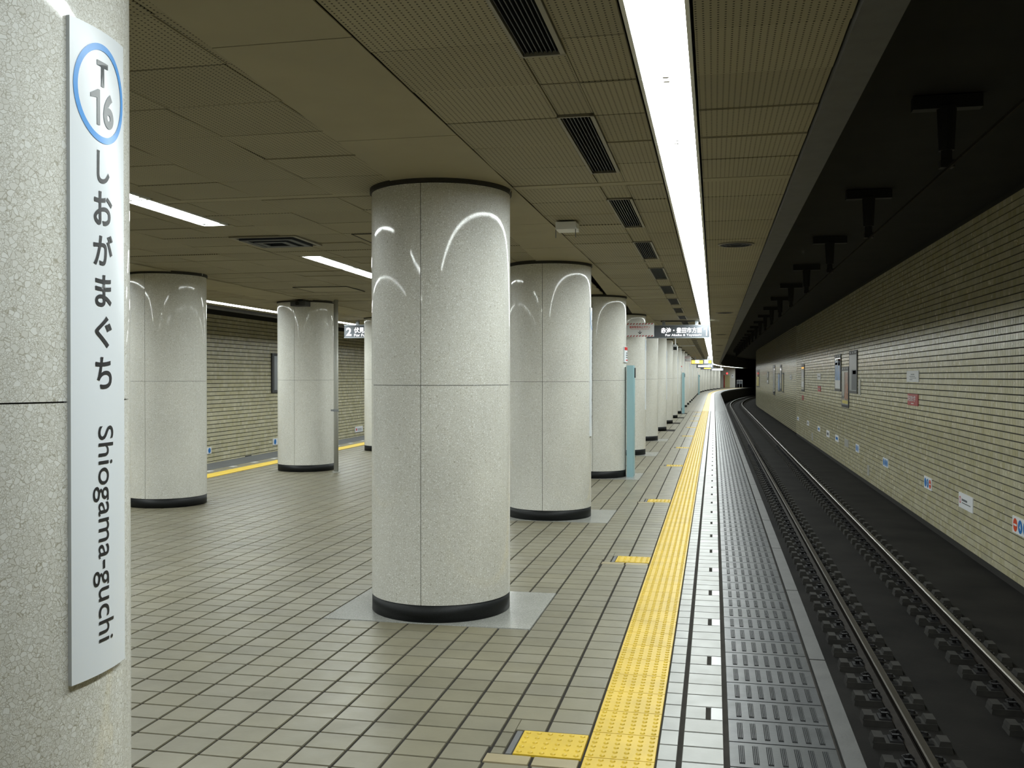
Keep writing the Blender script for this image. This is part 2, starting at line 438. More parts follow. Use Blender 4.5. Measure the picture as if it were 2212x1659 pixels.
# beyond: the same surfaces without single pieces
Z = -0.001
obj('far_tile_field', ribbon('far_tile_field', [(-9.1, Z), (-0.547, Z)], S_TILE, END_S, [M['floorfar']], None, False, 3, 0.547+10*0.2025), floor)['kind'] = 'stuff'
obj('far_tactile_strip', ribbon('far_tactile_strip', [(-0.537, -0.006), (-0.537, 0.006), (-0.239, 0.006), (-0.239, -0.006)], Y_TACT, END_S, [M['yellow']]), floor)
obj('far_pale_strip', ribbon('far_pale_strip', [(-0.232, Z), (0.045, Z)], S_TILE, END_S, [M['whitefar']], None, False, 3, 0.24), floor)
obj('far_grey_strip', ribbon('far_grey_strip', [(0.066, Z), (0.524, Z)], S_TILE, END_S, [M['greyfar']], None, False, 3, -0.066), floor)
obj('far_coping', ribbon('far_coping', [(0.532, -0.16), (0.532, 0.0), (0.628, 0.0), (0.628, -0.16)], y, END_S, [M['coping']]), floor)
# the other edge of the platform
obj('far_edge_tactile_strip', ribbon('far_edge_tactile_strip', [(lx(-7.80, 11), 0.0), (-7.80, 0.008), (-8.10, 0.008), (-8.10, 0.0)], -6, 70, [M['yellow']], None, True), floor)
obj('far_edge_grey_strip', ribbon('far_edge_grey_strip', [(-8.42, 0.002), (-9.05, 0.002)], -6, 70, [M['greyfar']], None, True), floor)
for i in range(30):
    s = 14+0.875*i
    piece('white_marker_tile', lx(-8.36, s)-0.03, lx(-8.36, s)+0.06, s, s+0.17, 0.004, 0.004, M['white'], floor)

# track bed, platform faces, tunnel
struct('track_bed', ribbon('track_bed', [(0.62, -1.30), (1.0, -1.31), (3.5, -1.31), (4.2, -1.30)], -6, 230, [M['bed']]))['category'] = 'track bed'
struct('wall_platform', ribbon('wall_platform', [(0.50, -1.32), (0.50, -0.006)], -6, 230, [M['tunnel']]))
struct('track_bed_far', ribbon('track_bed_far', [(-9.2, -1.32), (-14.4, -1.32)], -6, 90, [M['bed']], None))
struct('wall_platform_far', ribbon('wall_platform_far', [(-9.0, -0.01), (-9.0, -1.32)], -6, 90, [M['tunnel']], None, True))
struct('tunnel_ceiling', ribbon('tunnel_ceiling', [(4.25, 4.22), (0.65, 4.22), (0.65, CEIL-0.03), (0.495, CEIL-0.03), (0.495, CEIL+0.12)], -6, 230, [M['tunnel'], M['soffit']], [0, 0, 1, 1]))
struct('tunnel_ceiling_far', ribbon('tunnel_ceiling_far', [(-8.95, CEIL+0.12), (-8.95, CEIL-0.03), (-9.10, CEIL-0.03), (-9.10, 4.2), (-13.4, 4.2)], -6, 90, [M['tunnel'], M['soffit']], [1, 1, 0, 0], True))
WX = 4.05
wr = struct('wall_right', ribbon('wall_right', [(WX+0.012, -1.32), (WX+0.012, 4.25)], -6, 50, [M['wgrout']]), 'tunnel wall of small beige glazed tiles beyond the track')
WT_Y0, WT_Y1 = 12.6, 50.0
def wall_tiles(wall, xw, facing, ya, yb, za, zb, nsingle, slope=0.0, skew_y0=0.0):
    """running-bond tiles on a wall that runs along y; facing -1 looks to -x"""
    singles, v, f = [], [], []
    nr = int((zb-za)/0.107)
    allt = []
    for r in range(nr):
        z0 = za+r*0.107; y = ya
        while y < yb:
            allt.append((y, z0)); y += 0.12
    allt.sort(key=lambda t: (t[0]-ya)**2*1.0+(t[1]-1.2)**2*3)
    th, ch = 0.012, 0.002
    key = 'wall_tile'
    for i, (y, z0) in enumerate(allt):
        hy, hz = 0.0581, 0.0462
        xc = xw+slope*(y-skew_y0)
        if i < nsingle:
            if key not in _cache:
                g = G(); g.box(-hy, hy, -hz, hz, 0, th, 0, ch); _cache[key] = g.build('wall_tile', M['wallt'])
            o = obj('wall_tile', _cache[key], wall, (xc-facing*th, y+0.06, z0+0.0535))
            m = Matrix(((0, 0, facing), (1 if facing > 0 else -1, 0, 0), (0, 1, 0))).to_4x4()
            o.rotation_euler = (m.to_3x3() @ Matrix.Rotation(random.gauss(0, 0.003), 3, 'X') @ Matrix.Rotation(random.gauss(0, 0.003), 3, 'Y')).to_euler()
            continue
        k = len(v); a = random.gauss(0, 0.003)*hy; b = random.gauss(0, 0.003)*hz
        cy, cz = y+0.06, z0+0.0535
        def P(sy, sz, front):
            if front: return (xc+(sy*a+sz*b), cy+sy*(hy-ch), cz+sz*(hz-ch))
            return (xc-facing*th, cy+sy*hy, cz+sz*hz)
        cr = [(-1, -1), (1, -1), (1, 1), (-1, 1)]
        v += [P(*c, False) for c in cr]+[P(*c, True) for c in cr]
        q = [(4, 5, 6, 7), (0, 1, 5, 4), (1, 2, 6, 5), (2, 3, 7, 6), (3, 0, 4, 7)]
        f += [tuple(k+i for i in (t if facing > 0 else reversed(t))) for t in q]
    o = obj('wall_tile_field', mesh('wall_tile_field', v, f, M['wallt']), wall); o['kind'] = 'stuff'
wall_tiles(wr, WX, -1, WT_Y0, WT_Y1, -1.2, 4.2, 300)
obj('near_tile_field', ribbon('near_tile_field', [(WX, 4.22), (WX, -1.2)], -6, WT_Y0, [M['wallfar']]), wr)
obj('far_tile_field', ribbon('far_tile_field', [(WX, 4.22), (WX, -1.2)], WT_Y1, 230, [M['wallfar']]), wr)
# ribbon UV is (height, along): the bond runs along the track, so swap for these two
for o in wr.children:
    if o.name.startswith(('near_tile', 'far_tile')):
        for d in o.data.uv_layers[0].data: d.uv = (d.uv[1], d.uv[0])
LWX = -12.5
wl = struct('wall_left', ribbon('wall_left', [(LWX-0.012, -1.32), (LWX-0.012, 4.2)], -6, 90, [M['wgrout']], None, True), 'tiled tunnel wall beyond the far track')
wall_tiles(wl, lx(LWX, 0), 1, 17.0, 37.0, -0.7, 3.3, 200, -0.028, 0.0)
o = obj('far_tile_field', ribbon('far_tile_field', [(LWX, -1.2), (LWX, 4.2)], 37.0, 90, [M['wallfar']], None, True), wl)
for d in o.data.uv_layers[0].data: d.uv = (d.uv[1], d.uv[0])

# ceiling over the platform
S_CEIL = 33.8
ceiling = struct('ceiling', ribbon('ceiling', [(0.51, CEIL+0.14), (-0.07, CEIL+0.14), (-0.34, CEIL+0.14), (-9.0, CEIL+0.14)], -6, END_S, [M['ceilback']], None), 'dark suspended ceiling of perforated panels')
vents = [(2.47+2.275*i, 2.47+2.275*i+1.36) for i in range(-2, 40)]
panels = []          # (rect, kind, rank)
MID = [5.12+BAY*i+1.22*j for i in range(-2, 9) for j in range(2) if 5.12+BAY*i+1.22*j > -4]      # lamps over the middle
FAR = [2.0+1.22*i for i in range(-2, 34)]                                                        # lamps over the far edge
TROUGH = [(lx(b, s+0.6)-0.125, lx(b, s+0.6)+0.125, s-0.01, s+1.225) for b, ls in ((-4.30, MID), (-8.43, FAR)) for s in ls if s < 36]
for bay in range(-2, 7):
    ys = Y0+BAY*bay
    cells = [(ys+0.055+0.555*i+0.004, ys+0.055+0.555*(i+1)-0.004) for i in range(8)]
    for (a, b) in cells:
        for (x0, x1) in ((-1.355, -0.768), (-0.764, -0.335), (-0.075, 0.488)):
            rs = [(x0, x1, a, b)]
            if x0 == -0.764:
                for va, vb in vents: rs = subtract(rs, (-0.775, -0.585, va-0.01, vb+0.01), 0.03)
            panels += [(q, 'perf') for q in rs]
        for i in range(12):
            x1 = lx(-1.60, (a+b)/2)-0.60*i; 
            rs = [(x1-0.5965, x1, a, b)]
            for q in TROUGH: rs = subtract(rs, q, 0.02)
            panels += [(q, 'perf') for q in rs]
    for (x0, x1) in ((-1.355, -0.335), (-0.075, 0.488)):
        panels.append(((x0, x1, ys-0.051, ys+0.051), 'strip'))
    rs = [(-8.8, -2.0, ys-0.051, ys+0.051)]
    for q in TROUGH: rs = subtract(rs, q, 0.02)
    panels += [(q, 'strip') for q in rs]
def cvis(q):
    x, y = (q[0]+q[1])/2, (q[2]+q[3])/2
    dx = x*math.cos(YAW)+y*math.sin(YAW); d = -x*math.sin(YAW)+y*math.cos(YAW)
    px = 1106+2068*dx/max(d, 0.1)
    return (d > 3.0 and 250 < px < 2212), d
panels.sort(key=lambda q: (not cvis(q[0])[0], cvis(q[0])[1]))
cnt = 0; rest = {'perf': [], 'strip': []}
for q, kd in panels:
    if cvis(q)[0] and cnt < 290:
        cnt += 1
        o = obj('ceiling_panel', tile_me('ceiling_panel', q[1]-q[0], q[3]-q[2], 0.012, M['perf' if kd == 'perf' else 'ceilp'], 0.002, True), ceiling,
                ((q[0]+q[1])/2, (q[2]+q[3])/2, CEIL+0.012+random.uniform(0, 0.004)))
        o.rotation_euler = (random.gauss(0, 0.006), random.gauss(0, 0.002), 0)
    else: rest[kd].append(q)
for kd, lst in rest.items():
    v = []; f = []
    for (x0, x1, y0, y1) in lst:
        k = len(v); t = random.gauss(0, 0.0015)
        v += [(x0, y0, CEIL+t), (x1, y0, CEIL+t), (x1, y1, CEIL-t), (x0, y1, CEIL-t), (x0, y0, CEIL+0.012), (x1, y0, CEIL+0.012), (x1, y1, CEIL+0.012), (x0, y1, CEIL+0.012)]
        f += [(k+3, k+2, k+1, k), (k, k+1, k+5, k+4), (k+1, k+2, k+6, k+5), (k+2, k+3, k+7, k+6), (k+3, k, k+4, k+7)]
    o = obj('ceiling_panel_field', mesh('ceiling_panel_field', v, f, M['perf' if kd == 'perf' else 'ceilp']), ceiling); o['kind'] = 'stuff'
# smooth panels over the column lines
EDGE = {0: (-1.85, -2.13), 1: (-1.72, -1.98), 2: (-1.48, -1.68)}
for bay in range(-1, 8):
    ys = Y0+BAY*bay; xa, xb = EDGE.get(bay, (-1.47, -1.66) if bay > 2 else (-1.85, -2.13))
    for i in range(3):
        t0, t1 = i/3, (i+1)/3
        y0, y1 = ys+BAY*t0+0.004, ys+BAY*t1-0.004
        l0, l1 = xa+(xb-xa)*t0, xa+(xb-xa)*t1
        zt, zb = CEIL, CEIL-0.005
        v = [(l0, y0, zb), (-1.356, y0, zb), (-1.356, y1, zb), (l1, y1, zb), (l0, y0, zt), (-1.356, y0, zt), (-1.356, y1, zt), (l1, y1, zt)]
        obj('smooth_panel', mesh('smooth_panel', v, [(3, 2, 1, 0), (4, 5, 6, 7), (0, 1, 5, 4), (1, 2, 6, 5), (2, 3, 7, 6), (3, 0, 4, 7)], M['ceilp']), ceiling)
        if bay >= 0 and bay < 6:
            xm = lx(-6.9, (y0+y1)/2)
            obj('smooth_panel', tile_me('smooth_panel_left', 0.70, y1-y0, 0.01, M['ceilp'], 0.002, True), ceiling, (xm, (y0+y1)/2, CEIL))
obj('far_panel_field', ribbon('far_panel_field', [(-0.335, CEIL), (-4.9, CEIL)], S_CEIL, END_S, [M['ceilfar']], None, False, 3, 0.335+9), ceiling)['kind'] = 'stuff'
obj('far_panel_field', ribbon('far_panel_field', [(-5.5, CEIL), (-8.9, CEIL)], S_CEIL, END_S, [M['ceilfar']], None, False, 3, 9), ceiling)['kind'] = 'stuff'
obj('far_panel_strip', ribbon('far_panel_strip', [(0.495, CEIL), (-0.075, CEIL)], S_CEIL, END_S, [M['ceilfar']], None, False, 3, 0.10), ceiling)['kind'] = 'stuff'

# ------------------------------------------------------------------ columns
def shell(a0, a1, r, z0, z1, n=40):
    """curved cladding panel with real thickness"""
    v = []; f = []; sm = []
    for i in range(n+1):
        a = a0+(a1-a0)*i/n; c, s = math.cos(a), math.sin(a)
        v += [(r*c, r*s, z0), (r*c, r*s, z1)]
    for i in range(n):
        k = 2*i; f.append((k, k+2, k+3, k+1)); sm.append(True)
    b = len(v); ri = r-0.02
    for i in range(n+1):
        a = a0+(a1-a0)*i/n; c, s = math.cos(a), math.sin(a)
        v += [(r*c, r*s, z0), (r*c, r*s, z1), (ri*c, ri*s, z0), (ri*c, ri*s, z1)]
    for i in range(n):
        k = b+4*i; f += [(k, k+2, k+6, k+4), (k+1, k+5, k+7, k+3)]; sm += [False]*2
    for k, rev in ((b, False), (b+4*n, True)):
        q = (k, k+1, k+3, k+2); f.append(tuple(reversed(q)) if rev else q); sm.append(False)
    return v, f, sm
def shell_me(name, a0, a1, r, z0, z1, mat, n=40):
    v, f, sm = shell(a0, a1, r, z0, z1, n); return mesh(name, v, f, mat, None, sm)
JZ = 1.560
gap = 0.0035
ga = gap/COLR/2+0.001
pan = [shell_me('cladding_panel', -PI/2+ga, PI/2-ga, COLR, z0, z1, M['terrazzo']) for z0, z1 in ((0.115, JZ-gap/2), (JZ+gap/2, CEIL-0.035))]
pan += [shell_me('cladding_panel', PI/2+ga, 3*PI/2-ga, COLR, z0, z1, M['terrazzo']) for z0, z1 in ((0.115, JZ-gap/2), (JZ+gap/2, CEIL-0.035))]
g = G(); g.cyl((0, 0, 0), (0, 0, CEIL+0.01), COLR-0.012, n=64); core_me = g.build('core', M['core'], [True]*64+[False]*2)
g = G(); g.cyl((0, 0, 0), (0, 0, 0.112), COLR-0.002, n=96); plinth_me = g.build('plinth', M['plinth'], [True]*96+[False]*2)
def ring_me(name, r0, r1, z0, z1, mat, n=64):
    v = []; f = []
    for i in range(n):
        a = 2*PI*i/n; c, s = math.cos(a), math.sin(a)
        v += [(r0*c, r0*s, z0), (r1*c, r1*s, z0), (r1*c, r1*s, z1), (r0*c, r0*s, z1)]
    for i in range(n):
        k, q = 4*i, 4*((i+1) % n)
        f += [(k, q, q+1, k+1), (k+1, q+1, q+2, k+2), (k+2, q+2, q+3, k+3)]
    return mesh(name, v, f, mat)
shade_ring_me = ring_me('dark_gap', COLR-0.02, COLR+0.012, CEIL-0.030, CEIL+0.008, M['dark_gap'])  # solid ring coloured dark, standing in for the shadow gap below the ceiling
g = G()
for sx in (-1, 1):
    pts = [(sx*(COLR+0.004+0.010*math.sin(t)), 0.0, CEIL-0.028+0.026*(1-math.cos(t))) for t in (0, 0.5, 1.0, 1.6, 2.2)]
    for a, b in zip(pts, pts[1:]): g.cyl(a, b, 0.005, n=6)
hook_me = g.build('trim_clip', M['trim'])
def column(x, y, rot, label, group):
    t = thing('column', label, 'column', (x, y, 0), rot, group)
    obj('core', core_me, t); obj('plinth', plinth_me, t); obj('dark_gap', shade_ring_me, t); obj('trim_clip', hook_me, t)
    for m in pan: obj('cladding_panel', m, t)
    return t
ORD = ['large terrazzo column nearest the camera, cut by the left frame edge', 'thick terrazzo column standing alone in the middle of the picture',
       'terrazzo column directly behind the big central column', 'terrazzo column with the tall light blue cabinet, second after the big central one',
       'terrazzo column behind the striped emergency button sign', 'terrazzo column behind the hanging lit direction sign']
GR = 'columns receding along the right track'
NCOL = 29
cpos = []
for k in range(NCOL):
    s = Y0+BAY*k; p, a = path(s, COLX); cpos.append((p, a))
    column(p.x, p.y, -a, ORD[k] if k < len(ORD) else 'one of the small far terrazzo columns in the long row toward the bend', None if k < len(ORD) else GR)
LL = {2: 'terrazzo column right beside the near station name sign', 3: 'terrazzo column with a grey pipe standing beside it', 4: 'terrazzo column mostly hidden left of the big central column'}
for k, (x, y) in enumerate(left_cols):
    if k in LL: column(x, y, 0, LL[k], 'columns of the far row')

# ------------------------------------------------------------------ lamps
def lamp_parts(t, L, wd, slope=0.0, glow='lamp'):
    """ceiling lamp: white metal frame, glowing flat diffuser almost flush with the ceiling, lamp holders at its ends"""
    h = wd/2; fl = 0.016; D = 0.06; zd = 0.006; g = G()
    for sx in (-1, 1):
        x0, x1 = sorted((sx*(h+fl), sx*h)); g.box(x0, x1, 0, L, -0.005, D)
    g.box(-h-fl, h+fl, 0, L, D, D+0.004)
    if slope:
        g.box(-h, h, 0, 0.012, -0.005, D); g.box(-h, h, L-0.012, L, -0.005, D)
    obj('frame', g.build('frame', M['lampw']), t)
    e = 0.003; c = h-0.001
    v = [(-c, e+slope, zd), (c, e+slope, zd), (c, L-e-slope, zd), (-c, L-e-slope, zd)]; f = [(3, 2, 1, 0)]
    if slope:      # the diffuser tapers to a point at both ends
        v += [(-c*0.25, 0.014, zd+0.002), (c*0.25, 0.014, zd+0.002), (c*0.25, L-0.014, zd+0.002), (-c*0.25, L-0.014, zd+0.002)]
        f += [(0, 1, 5, 4), (3, 7, 6, 2)]
        g = G(); g.box(-c, c, 0.012, L-0.012, zd+0.004, zd+0.008); obj('back_plate', g.build('back_plate', M['reflector']), t)
    obj('diffuser', mesh('diffuser', v, f, M[glow]), t)
    g = G(); g.box(-0.014, 0.014, -0.010, 0.010, -0.012, zd-0.001, 0); hm = g.build('lamp_holder', M['lampw'])
    for yy in (0.03+slope, L-0.03-slope): obj('lamp_holder', hm, t, (0, yy, 0))
RG = 'continuous ceiling lamps above the right platform edge'
L = BAY/4
lamp0 = thing('ceiling_lamp', 'glowing fluorescent lamp in the bright continuous strip above the right platform edge', 'lamp', (0, 0, 0), 0, RG)
lamp_parts(lamp0, L-0.002, 0.206)
first = True
s = Y0-BAY*0.25
while s < END_S-5:
    p, a = path(s+L/2, -0.205)
    d = Vector((math.sin(a), math.cos(a)))*(L/2)
    loc = (p.x-d.x, p.y-d.y, CEIL)
    lb = {4: 'glowing lamp segment of the bright strip, cut by the top of the picture', 5: 'second glowing lamp segment of the bright strip from the top of the picture',
          6: 'third glowing lamp segment of the bright strip from the top of the picture'}.get(round((s-(Y0-BAY*0.25))/L)+1)
    if first: lamp0.location = loc; first = False
    else: dup(lamp0, loc, -a, lb)
    s += L
# lamps over the middle of the platform: pairs with gaps, hung under the ceiling
MG, FG = 'paired ceiling lamps over the middle of the platform', 'ceiling lamps above the far platform edge'
h0 = thing('ceiling_lamp', '', 'lamp', (0, 0, 0), 0, MG); lamp_parts(h0, 1.215, 0.20, 0.10, 'lamp2')
h1 = thing('ceiling_lamp', '', 'lamp', (0, 0, 0), 0, FG); lamp_parts(h1, 1.215, 0.20, 0.0, 'lamp2')
firstm = True
lab = {0: 'bright ceiling lamp beside the top of the station name sign, near half of the pair', 1: 'bright ceiling lamp left of the square ceiling diffuser, far half of the pair',
       2: 'bright ceiling lamp meeting the left side of the big central column'}
idx = 0
for i in range(-2, 9):
    for j in range(2):
        s = 5.12+BAY*i+1.22*j
        if s < -4: continue
        n = {(0, 0): 0, (0, 1): 1, (1, 0): 2}.get((i, j))
        lb = lab[n] if n is not None else 'one of the paired ceiling lamps over the middle of the platform'
        loc = (lx(-4.30, s), s, CEIL)
        if firstm: h0.location = loc; h0['label'] = lb; h0.rotation_euler = (0, 0, 0.028); firstm = False
        else: dup(h0, loc, 0.028, lb, MG)
for i, s in enumerate(FAR):
    loc = (lx(-8.43, s), s, CEIL); lb = 'ceiling lamp in the thin bright line above the far platform edge'
    if i == 0: h1.location = loc; h1['label'] = lb; h1.rotation_euler = (0, 0, 0.028)
    else: dup(h1, loc, 0.028, lb, FG)

# ------------------------------------------------------------------ railway track
RAILX = (1.525, 2.657)
RT = -1.11
trk = thing('railway_track', 'steel railway track on concrete blocks beside the platform', 'track')
for x in RAILX:
    pr = [(-0.064, RT-0.150), (-0.064, RT-0.138), (-0.010, RT-0.118), (-0.009, RT-0.045), (-0.033, RT-0.034), (-0.033, RT-0.008), (-0.022, RT), (0.022, RT), (0.033, RT-0.008), (0.033, RT-0.034), (0.009, RT-0.045), (0.010, RT-0.118), (0.064, RT-0.138), (0.064, RT-0.150)]
    fm = [0]*(len(pr)-1); fm[6] = 1; fm[5] = fm[7] = 1
    obj('rail', ribbon('rail', [(x+a, z) for a, z in pr], -4, 200, [M['rail'], M['railtop']], fm), trk)
g = G(); zb = RT-0.150
g.box(-0.30, 0.30, -0.105, 0.105, -1.315-zb, -0.004, 0, 0.012)
for sx in (-1, 1):
    g.box(sx*0.245-0.05, sx*0.245+0.05, -0.085, 0.085, -0.006, 0.034, 0, 0.012)
blk = g.build('sleeper_block', M['block'])
g = G(); g.box(-0.165, 0.165, -0.075, 0.075, -0.006, 0.010, 0, 0.004)
for sx in (-1, 1):
    pts = [(0.06, -0.05, 0.02), (0.09, -0.055, 0.055), (0.14, -0.03, 0.045), (0.15, 0.03, 0.045), (0.09, 0.055, 0.055), (0.06, 0.05, 0.02)]
    pts = [(sx*a, b, c) for a, b, c in pts]
    for a, b in zip(pts, pts[1:]): g.cyl(a, b, 0.010, n=5)
    g.cyl((sx*0.115, 0, 0.0), (sx*0.115, 0, 0.075), 0.020, 0.016, n=6)
clp = g.build('rail_clip', M['clip'])
SP = 0.505
fv = []; ff = []
for x in RAILX:
    for i in range(400):
        s = 4.0+SP*i
        if s > 130: break
        p, a = path(s, x)
        if i < 148:
            o = obj('sleeper_block', blk, trk, (p.x, p.y, zb), -a)
            if i < 74: obj('rail_clip', clp, o)
        else:
            k = len(fv); c, sn = math.cos(-a), math.sin(-a)
            for q in blk.vertices:
                fv.append((p.x+q.co.x*c-q.co.y*sn, p.y+q.co.x*sn+q.co.y*c, zb+q.co.z))
            ff += [tuple(k+j for j in pl.vertices) for pl in blk.polygons]
obj('far_sleeper_blocks', mesh('far_sleeper_blocks', fv, ff, M['block']), trk)['kind'] = 'stuff'
# overhead conductor with its hangers
oc = thing('overhead_conductor', 'thin overhead power rail running along the dark tunnel roof', 'power line')
obj('conductor_rail', ribbon('conductor_rail', [(2.09, 3.52), (2.09, 3.545), (2.108, 3.545), (2.108, 3.52), (2.09, 3.52)], -4, 200, [M['rail']]), oc)
g = G(); g.box(-0.30, 0.30, -0.06, 0.06, 0.52, 0.64); g.cyl((0, 0, 0.14), (0, 0, 0.54), 0.07, 0.09, n=10); g.cyl((0, 0, 0.04), (0, 0, 0.15), 0.05, 0.05, n=10); g.box(-0.06, 0.06, -0.05, 0.05, -0.02, 0.05)
hang = g.build('hanger', M['clip'])
for i in range(22):
    s = 4.95+BAY*i; p, a = path(s, 2.10); obj('hanger', hang, oc, (p.x, p.y, 3.565), -a)

# ------------------------------------------------------------------ lettering
def text_geo(body, size, bold=0.0, align='CENTER', space=1.0):
    c = bpy.data.curves.new('t', 'FONT'); c.body = body; c.size = size; c.align_x = align; c.align_y = 'CENTER'
    c.offset = bold*size; c.resolution_u = 6; c.space_character = space
    o = bpy.data.objects.new('t', c); COL.objects.link(o)
    dg = bpy.context.evaluated_depsgraph_get()
    me = bpy.data.meshes.new_from_object(o.evaluated_get(dg))
    bpy.data.objects.remove(o); bpy.data.curves.remove(c)
    return me
def bounds(me):
    xs = [v.co.x for v in me.vertices] or [0]; ys = [v.co.y for v in me.vertices] or [0]
    return min(xs), max(xs), min(ys), max(ys)
def fit(me, cx, cy, wd=None, ht=None, rot=0.0):
    """centre the text mesh at (cx, cy), stretched to the given size (before turning)"""
    a, b, c, d = bounds(me); sx = wd/(b-a) if wd else None; sy = ht/(d-c) if ht else None
    sx = sx or sy or 1; sy = sy or sx
    cr, sr = math.cos(rot), math.sin(rot)
    for v in me.vertices:
        x, y = (v.co.x-(a+b)/2)*sx, (v.co.y-(c+d)/2)*sy
        v.co = (cx+x*cr-y*sr, cy+x*sr+y*cr, 0)
    return me
def bend(me, r, step=0.012):
    """wrap a flat (u, z) drawing round a column of radius r, facing +x"""
    bm = bmesh.new(); bm.from_mesh(me)
    us = [v.co.x for v in bm.verts]; u = math.floor(min(us)/step)*step
    while u < max(us):
        bmesh.ops.bisect_plane(bm, geom=bm.verts[:]+bm.edges[:]+bm.faces[:], plane_co=(u, 0, 0), plane_no=(1, 0, 0)); u += step
    for v in bm.verts:
        a = v.co.x/r; z = v.co.y; v.co = (r*math.cos(a), r*math.sin(a), z)
    bm.to_mesh(me); bm.free(); me.update(); return me
def setmat(me, mat):
    me.materials.clear(); me.materials.append(mat); return me
def disc(cx, cy, r0, r1, n=48, sx=1.0):
    v = []; f = []
    for i in range(n):
        a = 2*PI*i/n; v += [(cx+sx*r1*math.cos(a), cy+r1*math.sin(a), 0), (cx+sx*r0*math.cos(a), cy+r0*math.sin(a), 0)]
    if r0 > 0:
        for i in range(n):
            k, q = 2*i, 2*((i+1) % n); f.append((k, q, q+1, k+1))
    else: f = [tuple(range(0, 2*n, 2))]
    return v, f
def vstand(me, y):   # stand a flat drawing up, facing -y
    for v in me.vertices: v.co = (v.co.x, y, v.co.y)
    return me

# tall curved station name signs on the columns
SGR = COLR+0.010
ZT, ZB = 2.415, 0.930
half = 0.108
def one(cx, cy, wd, ht):      # figure 1 with its flag
    r = cx+wd/2; l = r-wd*0.34; b, t = cy-ht/2, cy+ht/2; x0 = cx-wd/2
    v = [(l, b, 0), (r, b, 0), (r, t, 0), (l+wd*0.1, t, 0), (x0, t-ht*0.18, 0), (x0, t-ht*0.29, 0), (l, t-ht*0.25, 0)]
    return mesh('one', v, [(0, 1, 2, 6), (6, 2, 3), (6, 3, 4, 5)], M['signgrey'])
def name_sign():
    t = thing('station_name_sign', 'tall white curved station name sign on the nearest column', 'sign')
    bd = shell_me('board', -half/SGR, half/SGR, SGR, ZB, ZT, M['signw'], 16); obj('board', bd, t)
    RR = SGR+0.0012
    v, f = disc(0, ZT-0.145, 0.099, 0.114, 64, 0.87); obj('ring', setmat(bend(mesh('ring', v, f, M['signblue']), RR), M['signblue']), t)
    zc = ZT-0.145
    obj('line_letter', setmat(bend(fit(text_geo('T', 1, 0.035), 0.0, zc+0.045, 0.044, 0.058), RR), M['signgrey']), t)
    obj('station_number', setmat(bend(fit(text_geo('6', 1, 0.04), 0.025, zc-0.034, 0.044, 0.082), RR), M['signgrey']), t)
    obj('station_number', setmat(bend(one(-0.028, zc-0.034, 0.034, 0.082), RR), M['signgrey']), t)
    z = ZT-0.315
    for ch, hh, ww in (('し', 0.074, 0.050), ('お', 0.078, 0.074), ('が', 0.074, 0.078), ('ま', 0.074, 0.066), ('ぐ', 0.074, 0.068), ('ち', 0.074, 0.066)):
        obj('letter', setmat(bend(fit(text_geo(ch, 1, 0.018), 0.002, z, ww, hh), RR), M['ink']), t); z -= 0.0950
    rm = fit(text_geo('Shiogama-guchi', 1, 0.0), 0.0, ZB+0.322, 0.500, 0.082, -PI/2)
    obj('lettering', setmat(bend(rm, RR), M['ink']), t)
    return t
sg = name_sign()
p, a = cpos[0]; sg.location = (p.x, p.y, 0); sg.rotation_euler = (0, 0, math.radians(3.2))
for k, lb in ((2, 'white curved station name sign seen edge-on on the second column after the near one'), (4, 'white curved name sign edge-on below the emergency button sign'),
              (6, 'thin white name sign edge-on right of the shadowed far column'), (8, 'thin white name sign edge-on below the ceiling camera'), (10, None), (12, None), (14, None)):
    p, a = cpos[k]
    dup(sg, (p.x, p.y, 0), math.radians(3.2)-a, lb or 'tiny white name sign edge-on on a far column', None if lb else 'far edge-on name signs')

# light blue cabinets with a red and white notice above
def cabinet(k, label, lab2):
    p, a = cpos[k]
    t = thing('emergency_cabinet', label, 'cabinet', (p.x, p.y, 0), -a)
    g = G(); g.box(0.506, 0.612, -0.13, 0.13, 0.0, 1.80, 0); obj('body', g.build('body', M['lightblue']), t)
    g = G(); g.box(0.612, 0.620, -0.118, 0.118, 0.03, 1.77, 0); d = obj('door', g.build('door', M['lightblue']), t)
    g = G(); g.box(0.620, 0.640, -0.02, 0.02, 1.60, 1.76, 0); obj('handle', g.build('handle', M['dmetal']), d)
    n = thing('notice_board', lab2, 'notice', (p.x, p.y, 0), -a)
    obj('board', shell_me('board', -0.34, 0.34, SGR+0.01, 1.85, 2.10, M['signw'], 12), n)
    obj('red_header', shell_me('red_header', -0.335, 0.335, SGR+0.012, 2.045, 2.095, M['red'], 12), n)
    for zz, hh in ((2.00, 0.018), (1.965, 0.018), (1.93, 0.018)):
        obj('print_line', shell_me('print_line', -0.22, 0.20, SGR+0.0115, zz-hh/2, zz+hh/2, M['signgrey'], 10), n)
    obj('print_line', shell_me('print_line', -0.22, 0.20, SGR+0.0115, 1.875, 1.893, M['red'], 10), n)
cabinet(3, 'tall light blue metal cabinet on the track side of a column', 'small red and white notice above the nearest light blue cabinet')
cabinet(9, 'second light blue cabinet, small and further down the column row', 'tiny red and white notice above the second light blue cabinet')
cabinet(19, 'third light blue cabinet far away where the platform bends', 'tiny notice above the farthest light blue cabinet')

